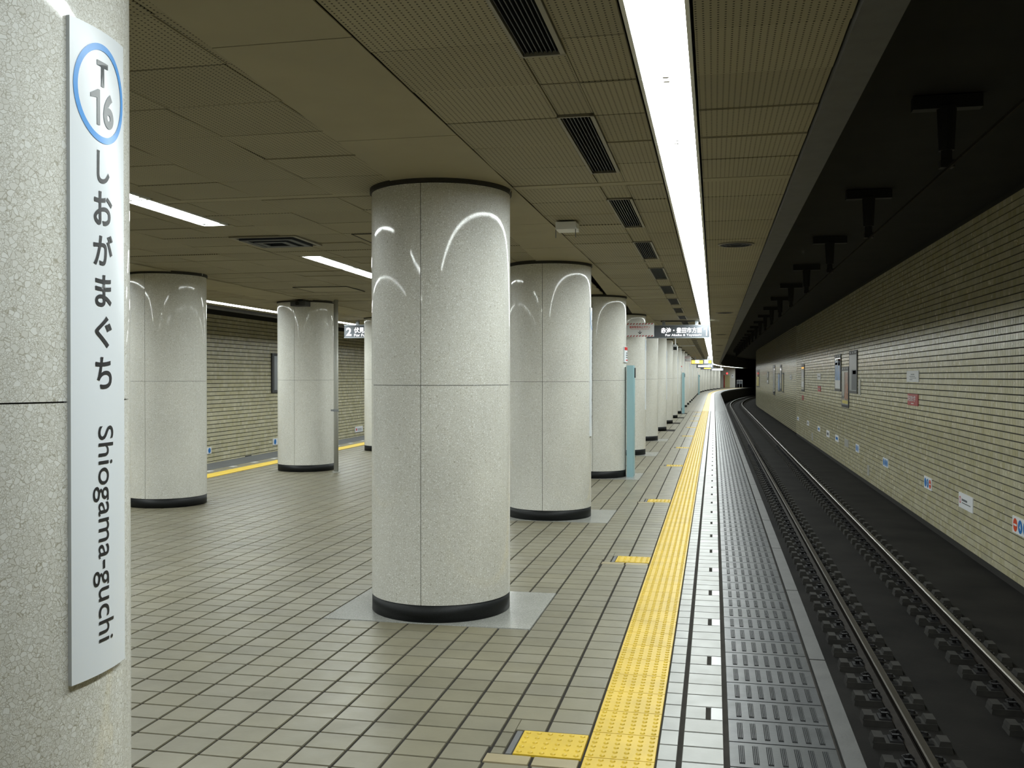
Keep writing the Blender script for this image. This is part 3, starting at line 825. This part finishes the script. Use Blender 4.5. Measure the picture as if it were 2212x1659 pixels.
# emergency button signs on brackets
def emergency_sign(k, label, group=None):
    p, a = cpos[k]
    t = thing('emergency_sign', label, 'sign', (p.x, p.y, 0), -a, group)
    W, H = 0.56, 0.275; x0, z0 = 0.13, 2.43; yb = -0.60
    g = G(); g.box(x0, x0+W, yb, yb+0.05, z0, z0+H); obj('board', g.build('board', M['paper']), t)
    g = G(); g.box(x0+0.02, x0+0.07, yb+0.05, -0.40, z0+0.10, z0+0.17); obj('bracket', g.build('bracket', M['metal']), t)
    for zz in (z0, z0+H-0.030):
        v = []; f = []
        for i in range(9):
            xa = x0+0.012+i*0.0605; n = len(v)
            v += [(xa, yb-0.001, zz+0.002), (xa+0.028, yb-0.001, zz+0.002), (xa+0.054, yb-0.001, zz+0.028), (xa+0.026, yb-0.001, zz+0.028)]
            f.append((n, n+1, n+2, n+3))
        obj('warning_stripes', mesh('warning_stripes', v, f, M['maroon']), t)
    cx = x0+W/2
    obj('lettering', setmat(vstand(fit(text_geo('電車緊急停止ボタン', 1, 0.012), cx, z0+0.195, 0.42, 0.048), yb-0.001), M['red']), t)
    obj('small_lettering', setmat(vstand(fit(text_geo('Train Emergency Stop Button', 1, 0.0), cx, z0+0.152, 0.37, 0.018), yb-0.001), M['red']), t)
    v = [(cx-0.006, yb-0.001, z0+0.06), (cx+0.006, yb-0.001, z0+0.06), (cx+0.006, yb-0.001, z0+0.125), (cx-0.006, yb-0.001, z0+0.125)]
    for sx in (-1, 1):
        v += [(cx, yb-0.001, z0+0.052), (cx, yb-0.001, z0+0.068), (cx+sx*0.036, yb-0.001, z0+0.100), (cx+sx*0.040, yb-0.001, z0+0.088)]
    obj('arrow', mesh('arrow', v, [(0, 1, 2, 3), (4, 5, 6, 7), (8, 9, 10, 11)], M['ink']), t)
emergency_sign(4, 'white emergency button sign with red stripes and a down arrow')
emergency_sign(11, 'small white emergency button sign further down the column row')
emergency_sign(26, 'tiny white emergency button sign near the platform bend')

# hanging direction signs
def hang_sign(name, label, x0, x1, y, z0, z1, posts, body, rot=0.0, group=None):
    t = thing(name, label, 'sign', ((x0+x1)/2, y, 0), rot, group)
    h = (x1-x0)/2; g = G(); g.box(-h, h, -0.07, 0.07, z0, z1); obj('body', g.build('body', body), t)
    g = G(); g.box(-h-0.004, h+0.004, -0.074, 0.074, z1, z1+0.014); g.box(-h-0.004, h+0.004, -0.074, 0.074, z0-0.014, z0); obj('frame', g.build('frame', M['metal']), t)
    for px in posts:
        g = G(); g.box(px-0.035, px+0.035, -0.03, 0.03, z1, CEIL-0.01); obj('hanger', g.build('hanger', M['metal']), t)
    return t
zs0, zs1 = 2.525, 2.80
t = hang_sign('direction_sign', 'grey hanging direction sign with lit white lettering and number 1', -1.52, -0.10, 22.5, zs0, zs1, (-0.33, 0.42), M['signbody'])
g = G(); g.box(-0.40, 0.50, -0.025, 0.025, CEIL-0.03, CEIL-0.005); obj('ceiling_bar', g.build('ceiling_bar', M['dmetal']), t)
def lit(t, body, cx, cz, wd, ht, bold=0.02, mat='glow', yy=-0.0715, nm='lettering'):
    obj(nm, setmat(vstand(fit(text_geo(body, 1, bold), cx, cz, wd, ht), yy), M[mat]), t)
lit(t, '赤池・豊田市方面', 0.075, 2.690, 0.93, 0.128)
lit(t, 'For Akaike & Toyotashi', 0.12, 2.575, 0.82, 0.062, 0.012)
obj('platform_number', setmat(vstand(one(0.62, 2.655, 0.075, 0.19), -0.0715), M['glow']), t)
x0 = lx(-7.95, 20.9)
t = hang_sign('direction_sign', 'grey hanging direction sign with lit number 2 left of the central column', x0-0.12, x0+1.30, 20.9, zs0, zs1, (-0.41, 0.42), M['signbody'])
lit(t, '2', -0.60, 2.655, 0.13, 0.19, 0.03, nm='platform_number')
lit(t, '伏見・上小田井方面', 0.08, 2.690, 1.10, 0.128)
lit(t, 'For Fushimi & Kamiotai', 0.02, 2.575, 0.98, 0.062, 0.012)
# far signs near the bend
def far_sign(label, s, off0, off1, z0, z1, lits, name='train_display'):
    p, a = path(s, (off0+off1)/2); h = (off1-off0)/2
    t = hang_sign(name, label, p.x-h, p.x+h, p.y, z0, z1, (-h*0.6, h*0.6), M['signbody'], -a)
    for i, (xa, xb, za, zb, m) in enumerate(lits):
        g = G(); g.box(xa, xb, -0.074, -0.0705, za, zb); obj('lit_text_row', g.build('lit_text_row', M[m]), t)
    return t
far_sign('distant amber train display hanging at the end of the lamp strip', 62, -1.42, -0.10, 2.42, 2.72, [(-0.62, 0.08, 2.46, 2.66, 'amber'), (-0.40, -0.14, 2.48, 2.68, 'glow'), (0.16, 0.40, 2.47, 2.68, 'glow'), (0.42, 0.60, 2.48, 2.66, 'amber')])
far_sign('distant white lit direction sign just below the amber display', 80, -1.40, -0.05, 2.36, 2.62, [(-0.55, 0.40, 2.43, 2.57, 'glow'), (0.46, 0.58, 2.43, 2.57, 'glow')], 'direction_sign')
far_sign('tiny distant amber display under the white lit sign', 98, -1.5, -0.2, 2.36, 2.62, [(-0.2, 0.45, 2.42, 2.58, 'amber')])
far_sign('distant white lit sign under the bending lamp strip', 118, -1.4, 0.0, 2.38, 2.62, [(-0.65, 0.60, 2.40, 2.60, 'glow')], 'direction_sign')

# ------------------------------------------------------------------ ceiling fittings
def vent0():
    t = thing('ceiling_vent', '', 'vent')
    g = G(); W, LL_ = 0.186, 1.36; fz0, fz1 = CEIL-0.008, CEIL+0.01
    g.box(0, 0.014, 0, LL_, fz0, fz1); g.box(W-0.020, W, 0, LL_, fz0, fz1); g.box(0, W, 0, 0.014, fz0, fz1); g.box(0, W, LL_-0.014, LL_, fz0, fz1)
    obj('frame', g.build('frame', M['ventf']), t)
    g = G(); g.box(0.01, W-0.01, 0.01, LL_-0.01, CEIL+0.05, CEIL+0.055); obj('backing', g.build('backing', M['ventm']), t)
    sl = G(); sl.add([(0, 0.012, CEIL+0.002), (0.004, 0.012, CEIL+0.002), (0.012, 0.012, CEIL+0.035), (0.008, 0.012, CEIL+0.035), (0, LL_-0.012, CEIL+0.002), (0.004, LL_-0.012, CEIL+0.002), (0.012, LL_-0.012, CEIL+0.035), (0.008, LL_-0.012, CEIL+0.035)],
                    [(0, 1, 5, 4), (1, 2, 6, 5), (2, 3, 7, 6), (3, 0, 4, 7), (3, 2, 1, 0), (4, 5, 6, 7)])
    sm = sl.build('slat', M['ventm'])
    for i in range(8): obj('slat', sm, t, (0.018+i*0.0185, 0, 0))
    return t
v0 = vent0(); VG = 'dark louvred ceiling vents in a row beside the lamp strip'
VL = {0: 'long dark ceiling vent cut by the top of the picture', 1: 'second dark louvred ceiling vent from the top of the picture', 2: 'third dark louvred ceiling vent in the row beside the lamp strip',
      3: 'fourth dark louvred ceiling vent in the row beside the lamp strip'}
for i in range(0, 34):
    ya = 2.47+2.275*i
    if ya > 78: break
    lb = VL.get(i, 'one of the small far dark vents in the ceiling row')
    loc = (-0.772, ya, -0.012 if ya > S_CEIL else 0)
    if i == 0: v0.location = loc; v0['label'] = lb; 
    else: dup(v0, loc, 0, lb, VG if i > 3 else None)
# round grilles right of the lamps
def round_grille():
    t = thing('round_ceiling_grille', '', 'grille')
    obj('rim', ring_me('rim', 0.155, 0.175, CEIL-0.010, CEIL+0.002, M['ventf'], 32), t)
    g = G(); g.cyl((0, 0, CEIL-0.004), (0, 0, CEIL+0.004), 0.156, n=32); obj('plate', g.build('plate', M['ventm']), t)
    for r in (0.05, 0.09, 0.13): obj('cone_ring', ring_me('cone_ring', r, r+0.012, CEIL-0.012, CEIL-0.003, M['ventm'], 24), t)
    return t
r0 = round_grille()
for i in range(7):
    s = 9.68+BAY*2.25*i
    lb = ['dark round ceiling grille right of the lamp strip, nearest one', 'second dark round ceiling grille right of the lamp strip'][i] if i < 2 else 'one of the far round ceiling grilles right of the lamp strip'
    if i == 0: r0.location = (0.21, s, 0); r0['label'] = lb
    else: dup(r0, (0.21, s, 0), 0, lb, 'far round ceiling grilles' if i > 1 else None)
# small white box with two prongs
t = thing('ceiling_speaker', 'small white ceiling box with two thin prongs right of the central column', 'speaker', (-1.21, 8.0, 0))
g = G(); g.box(-0.085, 0.085, -0.10, 0.10, CEIL-0.075, CEIL-0.012, 0); obj('box', g.build('box', M['lampw']), t)
g = G(); g.box(-0.078, 0.078, -0.09, 0.09, CEIL-0.014, CEIL-0.008, 0); obj('base', g.build('base', M['dmetal']), t)
for sx in (-1, 1):
    g = G(); g.cyl((sx*0.083, -0.095, CEIL-0.07), (sx*0.083, -0.095, CEIL-0.145), 0.0035, n=6); obj('prong', g.build('prong', M['dmetal']), t)
# square diffuser in the ceiling of the middle
t = thing('ceiling_diffuser', 'dark square air diffuser in the ceiling between two lamp pairs', 'vent', (-4.10, 8.52, 0), 0.03)
def sq_ring(r0, r1, z0, z1):
    g = G()
    g.box(-r1, r1, -r1, -r0, z0, z1); g.box(-r1, r1, r0, r1, z0, z1); g.box(-r1, -r0, -r0, r0, z0, z1); g.box(r0, r1, -r0, r0, z0, z1); return g
obj('frame', sq_ring(0.29, 0.33, CEIL-0.014, CEIL+0.0).build('frame', M['ventf']), t)
obj('louvre', sq_ring(0.20, 0.26, CEIL-0.030, CEIL-0.004).build('louvre', M['ventm']), t)
obj('louvre', sq_ring(0.10, 0.16, CEIL-0.038, CEIL-0.008).build('louvre', M['ventm']), t)
g = G(); g.box(-0.30, 0.30, -0.30, 0.30, CEIL-0.006, CEIL-0.002); obj('backing', g.build('backing', M['ventm']), t)
t = thing('ceiling_hatch', 'flush square access hatch in the ceiling before the pipe column', 'hatch', (-5.6, 13.4, 0), 0.03)
obj('frame', sq_ring(0.40, 0.412, CEIL-0.008, CEIL).build('frame', M['dark_gap']), t)
g = G(); g.box(-0.395, 0.395, -0.395, 0.395, CEIL-0.006, CEIL-0.002); obj('panel', g.build('panel', M['ceilp']), t)
t = thing('ceiling_hatch', 'flush access hatch in the ceiling left of the central column top', 'hatch', (-2.95, 8.55, 0), 0.03)
obj('frame', sq_ring(0.285, 0.295, CEIL-0.008, CEIL).build('frame', M['dark_gap']), t)
g = G(); g.box(-0.28, 0.28, -0.28, 0.28, CEIL-0.006, CEIL-0.002); obj('panel', g.build('panel', M['ceilp']), t)
# black camera on the pipe column, pipe
x, y = left_cols[3]
t = thing('surveillance_camera', 'black box camera at the ceiling on the pipe column', 'camera', (x+0.18, y-0.62, 0))
g = G(); g.box(-0.13, 0.13, -0.12, 0.10, CEIL-0.125, CEIL-0.045, 0); obj('body', g.build('body', M['dmetal']), t)
g = G(); g.box(-0.03, 0.03, -0.03, 0.03, CEIL-0.047, CEIL-0.010, 0); obj('mount', g.build('mount', M['dmetal']), t)
g = G(); g.cyl((0, -0.12, CEIL-0.085), (0, -0.15, CEIL-0.085), 0.03, n=12); obj('lens', g.build('lens', M['plinth']), t)
t = thing('drain_pipe', 'slim grey vertical pipe from floor to ceiling beside a column', 'pipe', (-6.24, 15.2, 0))
g = G(); g.cyl((0, 0, 0), (0, 0, CEIL-0.01), 0.038, n=16); obj('tube', g.build('tube', M['pipe'], [True]*16+[False]*2), t)
g = G(); g.cyl((0, 0, 0), (0, 0, 0.015), 0.065, n=16); obj('flange', g.build('flange', M['pipe']), t)
for zz in (1.05,):
    g = G(); g.box(-0.09, 0.0, -0.015, 0.015, zz-0.015, zz+0.015); g.cyl((0, 0, zz-0.02), (0, 0, zz+0.02), 0.045, n=12); obj('bracket', g.build('bracket', M['metal']), t)
# ceiling camera below the direction sign
t = thing('surveillance_camera', 'white box camera hanging from the ceiling below the lit direction sign', 'camera', (-1.17, 30.0, 0))
g = G(); g.cyl((0, 0, 2.60), (0, 0, CEIL-0.005), 0.022, n=10); obj('stem', g.build('stem', M['lampw']), t)
g = G(); g.box(-0.075, 0.075, -0.16, 0.16, 2.42, 2.56, 0); g.box(-0.055, 0.055, -0.05, 0.05, 2.56, 2.61, 0); obj('body', g.build('body', M['lampw']), t)
g = G(); g.box(-0.055, 0.055, -0.165, -0.16, 2.44, 2.54, 0); obj('lens_window', g.build('lens_window', M['plinth']), t)
g = G(); g.box(-0.09, 0.09, -0.18, 0.17, 2.56, 2.568, 0); obj('hood', g.build('hood', M['metal']), t)
t = tag(obj('ceiling_rail', G().box(-0.62, 0.0, -0.03, 0.03, 0, 0.05).build('ceiling_rail', M['lampw']), None, (-0.75, 39.6, CEIL-0.062)), 'thin pale bar across the ceiling behind the hanging camera', 'bar')

# ------------------------------------------------------------------ things on the tunnel wall
def on_wall(px, py):          # a photo pixel seen on the plane of the right wall -> (y, z)
    t = (px-1106)/2068; c, s = math.cos(YAW), math.sin(YAW)
    # X = d*(t*c - s), Y = d*(t*s + c)
    d = (WX-0.02)/(t*c-s); return d*(t*s+c), CAM_H+d*(814-py)/2068
def wrect(x0, x1, y0, y1):    # pixel box -> (ynear, yfar, zlow, zhigh); sheared edges averaged
    ya, _ = on_wall(x1, 814); yb, _ = on_wall(x0, 814)
    xm = (x0+x1)/2
    return ya, yb, on_wall(xm, y1)[1], on_wall(xm, y0)[1]
def wbox(name, yz, x0, x1, mat, parent):   # x0..x1 = distances out from the tile face
    ya, yb, za, zb = yz
    g = G(); g.box(WX-x1, WX-x0, ya, yb, za, zb); return obj(name, g.build(name, mat), parent)
def sub(r, u0, u1, v0, v1):   # part of a wall rectangle, u from left as seen, v from the bottom
    ya, yb, za, zb = r; return (yb-(yb-ya)*u1, yb-(yb-ya)*u0, za+(zb-za)*v0, za+(zb-za)*v1)
def poster(label, px, pics, frame='dmetal', glass='glass'):
    r = wrect(*px); t = thing('poster_frame', label, 'poster')
    wbox('frame', r, 0.0, 0.022, M[frame], t); wbox('sheet', sub(r, 0.06, 0.94, 0.06, 0.90), 0.02, 0.024, M[glass], t)
    for (u0, u1, v0, v1, m) in pics: wbox('print', sub(r, u0, u1, v0, v1), 0.023, 0.0255, M[m], t)
    for u in (0.2, 0.5, 0.8): wbox('screw_plate', sub(r, u-0.06, u+0.06, 0.93, 0.97), 0.02, 0.026, M['metal'], t)
    return t
poster('framed poster with blue and yellow print on the tunnel wall', (1803, 1816, 766, 845), [(0.1, 0.92, 0.30, 0.84, 'pblue'), (0.1, 0.5, 0.72, 0.78, 'pyell'), (0.6, 0.9, 0.70, 0.79, 'paper'), (0.62, 0.92, 0.80, 0.88, 'orange'), (0.1, 0.9, 0.08, 0.30, 'paper'), (0.3, 0.85, 0.84, 0.88, 'paper')])
poster('framed brown poster with a yellow foot, hung lower than its neighbours', (1818, 1833, 792, 880), [(0.12, 0.48, 0.25, 0.86, 'glass'), (0.45, 0.92, 0.20, 0.86, 'pbrown'), (0.12, 0.92, 0.09, 0.17, 'pyell')])
poster('framed grey poster case with faded glass on the tunnel wall', (1834, 1851, 757, 850), [(0.35, 0.92, 0.08, 0.55, 'signbody'), (0.5, 0.9, 0.45, 0.53, 'paper')], glass='metal')
poster('poster case with white sheets, left of the three bigger posters', (1731, 1737, 787, 845), [(0.2, 0.9, 0.50, 0.80, 'paper'), (0.1, 0.9, 0.16, 0.36, 'paper')])
poster('far poster frame with a pale edge', (1670, 1674, 789, 853), [(0.1, 0.5, 0.1, 0.9, 'metal')])
poster('far narrow blue poster on the tunnel wall', (1680.5, 1684.5, 806, 846), [(0.1, 0.9, 0.06, 0.92, 'pblue')])
poster('far grey poster between the blue and the cream one', (1685, 1688, 788, 845), [(0.1, 0.9, 0.30, 0.75, 'paper')])
poster('far cream poster beside the blue one', (1689, 1692.5, 805, 848), [(0.1, 0.9, 0.06, 0.92, 'cream')])
poster('far white poster left of the pale edged frame', (1657, 1660, 803, 829), [(0.1, 0.9, 0.1, 0.3, 'paper'), (0.3, 0.8, 0.5, 0.9, 'paper')])
poster('farthest poster with yellow print before the wall bends away', (1634, 1640, 799, 836), [(0.1, 0.9, 0.06, 0.6, 'pyell'), (0.1, 0.35, 0.6, 0.9, 'paper')])
def notice(label, px, lines, mat='paper', cat='notice', name='wall_notice'):
    r = wrect(*px); t = thing(name, label, cat); wbox('board', r, 0.0, 0.014, M[mat], t)
    for (u0, u1, v0, v1, m) in lines: wbox('print', sub(r, u0, u1, v0, v1), 0.012, 0.0156, M[m], t)
    return t, r
notice('white paper notice above the red sign on the tunnel wall', (1958, 1983.5, 801, 825), [(0.35, 0.65, 0.62, 0.72, 'signgrey'), (0.25, 0.7, 0.46, 0.52, 'signgrey'), (0.3, 0.8, 0.32, 0.38, 'signgrey'), (0.25, 0.5, 0.16, 0.22, 'signgrey')])
def wall_text(t, body, r, u0, u1, v0, v1, mat, bold=0.015):
    ya, yb, za, zb = sub(r, u0, u1, v0, v1)
    me = fit(text_geo(body, 1, bold), 0, 0, yb-ya, zb-za)
    for v in me.vertices: v.co = (WX-0.0165, (ya+yb)/2-v.co.x, (za+zb)/2+v.co.y)
    obj('lettering', setmat(me, M[mat]), t)
t, r = notice('dark red sign with white characters on the tunnel wall', (1960, 1982, 851, 876), [(0.35, 0.6, 0.14, 0.20, 'paper')], 'maroon', 'sign', 'wall_sign')
wall_text(t, '名城大学', r, 0.16, 0.78, 0.34, 0.86, 'paper')
obj_r = sub(r, 0.04, 0.10, 0.38, 0.85); wbox('print', obj_r, 0.012, 0.0156, M['paper'], t)
for lb, px, m in (('small pale notice left of the big posters', (1765, 1772, 807, 820), 'paper'), ('small red sign under the pale notice left of the posters', (1766, 1772, 834, 846), 'maroon'),
                  ('small red sign under the white sheet poster case', (1732, 1735, 854, 864), 'maroon'), ('faint far pale notice on the tunnel wall', (1706, 1709.5, 810, 820), 'paper')):
    notice(lb, px, [(0.2, 0.8, 0.4, 0.6, 'signgrey')], m, 'notice' if m == 'paper' else 'sign', 'wall_notice' if m == 'paper' else 'wall_sign')
t, r = notice('narrow grey switch box right of the poster frames', (1853.5, 1858, 820, 853), [], 'pipe', 'box', 'wall_box')
# white board with a red ring low on the wall
def wdisc(t, r, u, v, rad, r0, mat, nm):
    ya, yb, za, zb = r; cy = yb-(yb-ya)*u; cz = za+(zb-za)*v
    vv, f = disc(0, 0, r0, rad, 28)
    me = mesh(nm, [(WX-0.0160, cy-q[0], cz+q[1]) for q in vv], f, M[mat]); obj(nm, me, t)
t, r = notice('white prohibition board with a red ring low on the tunnel wall', (2071, 2101, 1064+5, 1106-4), [(0.24, 0.62, 0.50, 0.64, 'signgrey'), (0.24, 0.85, 0.34, 0.40, 'signgrey')], 'paper', 'sign', 'wall_sign')
wdisc(t, r, 0.11, 0.52, 0.058, 0.042, 'red', 'red_ring')
def dots(label, px, cols, nums=None):
    t, r = notice(label, px, [], 'paper', 'sign', 'wall_sign'); n = len(cols)
    for i, c in enumerate(cols):
        u = (i+0.62)/(n+0.24); rad = min((r[3]-r[2])*0.40, (r[1]-r[0])/(n+0.24)*0.43)
        wdisc(t, r, u, 0.5, rad, 0.0, c, 'disc')
        if nums and nums[i]:
            ya, yb, za, zb = r; cy = yb-(yb-ya)*u; cz = (za+zb)/2
            if nums[i] == '-': g = G(); g.box(WX-0.0168, WX-0.0162, cy-rad*0.75, cy+rad*0.75, cz-rad*0.14, cz+rad*0.14); obj('white_bar', g.build('white_bar', M['paper']), t)
            else:
                me = fit(text_geo(nums[i], 1, 0.02), 0, 0, None, rad*1.0)
                for v in me.vertices: v.co = (WX-0.0168, cy-v.co.x, cz+v.co.y)
                obj('number', setmat(me, M['paper']), t)
dots('white sign with red and blue discs at the right frame edge', (2187, 2222, 1121, 1158), ['orange', 'blue', 'blue'], ['-', '4', None])
dots('white sign with blue, blue and red discs low on the tunnel wall', (1996, 2012, 1031, 1057), ['blue', 'blue', 'orange'], [None, '5', '-'])
dots('white sign with three blue discs low on the tunnel wall', (1907, 1918, 990, 1009), ['blue', 'blue', 'blue'])
dots('small pale sign with blue discs, second beyond the three blue discs', (1848, 1855, 960, 977), ['blue', 'blue'])
notice('small brownish plate beyond the blue disc signs', (1824, 1832, 949, 965), [], 'pipe')
for i, (a, b, c, d) in enumerate(((1804, 1811, 940, 954), (1785, 1791, 930, 944), (1766, 1771, 921, 932), (1743, 1747, 909, 919), (1722, 1725, 900, 908))):
    tt, r = notice(['tiny pale blue plate low on the wall below the posters', 'tiny white plate low on the wall left of the pale blue one', 'tiny blue grey plate low on the wall, third from the disc signs', 'tiny far plate low on the wall, fourth in the line', 'tiniest far plate low on the wall, last in the line'][i], (a, b, c, d), [(0.2, 0.8, 0.3, 0.7, 'blue' if i % 2 == 0 else 'metal')], 'paper')
notice('short grey conduit stub at the foot of the tunnel wall', (1873.5, 1877, 1005, 1027), [], 'pipe', 'pipe', 'conduit_stub')
notice('small far grey conduit stub at the foot of the wall', (1753, 1755.5, 935, 951), [], 'pipe', 'pipe', 'conduit_stub')

# things on the far tiled wall (left)
def lwall(px, py):
    t = (px-1106)/2068; c, s = math.cos(YAW), math.sin(YAW); A, B = t*c-s, t*s+c
    # X = LWX - 0.028*(Y-11)
    d = (LWX+0.308)/(A+0.028*B); return d*B, CAM_H+d*(814-py)/2068
def lnotice(name, label, cat, px, mat, prints=(), thick=0.03):
    ya, _ = lwall(px[0], 814); yb, _ = lwall(px[1], 814); xm = (px[0]+px[1])/2
    za, zb = lwall(xm, px[3])[1], lwall(xm, px[2])[1]; t = thing(name, label, cat, (lx(LWX, (ya+yb)/2), (ya+yb)/2, 0), 0.028)
    h = (yb-ya)/2
    g = G(); g.box(0.0, thick, -h, h, za, zb); obj('board', g.build('board', M[mat]), t)
    for (u0, u1, v0, v1, m) in prints:
        g = G(); g.box(thick-0.001, thick+0.003, -h+2*h*u0, -h+2*h*u1, za+(zb-za)*v0, za+(zb-za)*v1); obj('print', g.build('print', M[m]), t)
    return t, h, za, zb
lnotice('poster_frame', 'dark framed bluish glass case on the far tiled wall', 'poster', (585, 625, 764, 848), 'dmetal', [(0.10, 0.95, 0.07, 0.93, 'metal')], 0.05)
for lb, px, n in (('white sign with a blue disc on the far wall beside a column', (437, 454, 967, 981), 2), ('white sign with blue discs on the far wall left of the pipe column', (588, 612, 946, 960), 3)):
    t, h, za, zb = lnotice('wall_sign', lb, 'sign', px, 'paper')
    for i in range(n):
        vv, f = disc(0, 0, 0, min((zb-za)*0.4, h*2/n*0.42), 24); cy = -h+2*h*(i+0.5)/n
        obj('disc', mesh('disc', [(0.032, cy+q[0], (za+zb)/2+q[1]) for q in vv], f, M['blue']), t)
lnotice('wall_sign', 'small white notice on the far wall right of the pipe', 'sign', (766, 782, 921, 933), 'paper', [(0.08, 0.2, 0.3, 0.7, 'red'), (0.3, 0.85, 0.5, 0.6, 'signgrey'), (0.3, 0.85, 0.3, 0.38, 'signgrey')])
lnotice('wall_sign', 'red sign on the far wall in the gap beside the name sign', 'sign', (262, 276, 845, 864), 'maroon', [(0.3, 0.7, 0.2, 0.8, 'paper')])
lnotice('wall_notice', 'white notice above the red sign on the far wall', 'notice', (262, 276, 803, 823), 'paper')
lnotice('wall_box', 'small dark outlet at the foot of the far wall', 'box', (529, 541, 984, 989), 'dmetal')

# ------------------------------------------------------------------ end of the platform
pe, ae = path(146.0, -2.75)
ew = struct('wall_end', G().box(-2.6, 1.35, 0, 0.2, -0.0, CEIL).build('wall_end', M['terrazzo']), 'wall closing the far end of the platform')
ew.location = (pe.x, pe.y, 0); ew.rotation_euler = (0, 0, -ae)
d1 = struct('door_1', G().box(-0.16, 0.58, -0.05, 0.0, 0.01, 1.85).build('door_1', M['cream']), 'cream door at the far platform end')
d1.location = (pe.x, pe.y, 0); d1.rotation_euler = (0, 0, -ae)
obj('door_frame', G().box(-0.30, -0.16, -0.08, 0.0, 0.01, 1.90).build('door_frame', M['maroon']), d1)
obj('handle', G().box(0.50, 0.54, -0.09, -0.05, 0.95, 1.05).build('handle', M['metal']), d1)
t = thing('signal_lamp', 'small red signal lamp above the far door', 'lamp', (pe.x, pe.y, 0), -ae)
g = G(); g.cyl((0.18, -0.01, 2.12), (0.18, -0.10, 2.12), 0.13, n=14); obj('housing', g.build('housing', M['dmetal']), t)
g = G(); g.cyl((0.18, -0.10, 2.12), (0.18, -0.14, 2.12), 0.12, 0.07, n=14); obj('lens', g.build('lens', M['redlamp']), t)
t = thing('wall_notice', 'small white notice on the far end wall beside the door', 'notice', (pe.x, pe.y, 0), -ae)
obj('board', G().box(0.80, 1.15, -0.03, -0.002, 1.45, 2.0).build('board', M['paper']), t)
obj('print', G().box(0.90, 1.05, -0.034, -0.029, 1.72, 1.86).build('print', M['signgrey']), t)
pf, af = path(147.0, -0.9)
t = thing('end_barrier', 'low metal barrier at the far platform end beside the tunnel', 'barrier', (pf.x, pf.y, 0), -af)
for xx in (-0.38, 0.0, 0.42):
    obj('post', G().box(xx-0.03, xx+0.03, -0.03, 0.03, 0, 1.12).build('post', M['metal']), t)
obj('panel', G().box(-0.36, 0.40, -0.012, 0.012, 0.55, 1.0).build('panel', M['signbody']), t)
obj('top_rail', G().box(-0.41, 0.45, -0.03, 0.03, 1.08, 1.14).build('top_rail', M['paper']), t)
# closing of the dark tunnel and of the space behind the camera
p, a = path(229, 2.2)
o = struct('wall_tunnel_end', G().box(-4, 4, 0, 0.2, -1.4, 4.3).build('wall_tunnel_end', M['tunnel'])); o.location = (p.x, p.y, 0); o.rotation_euler = (0, 0, -a)
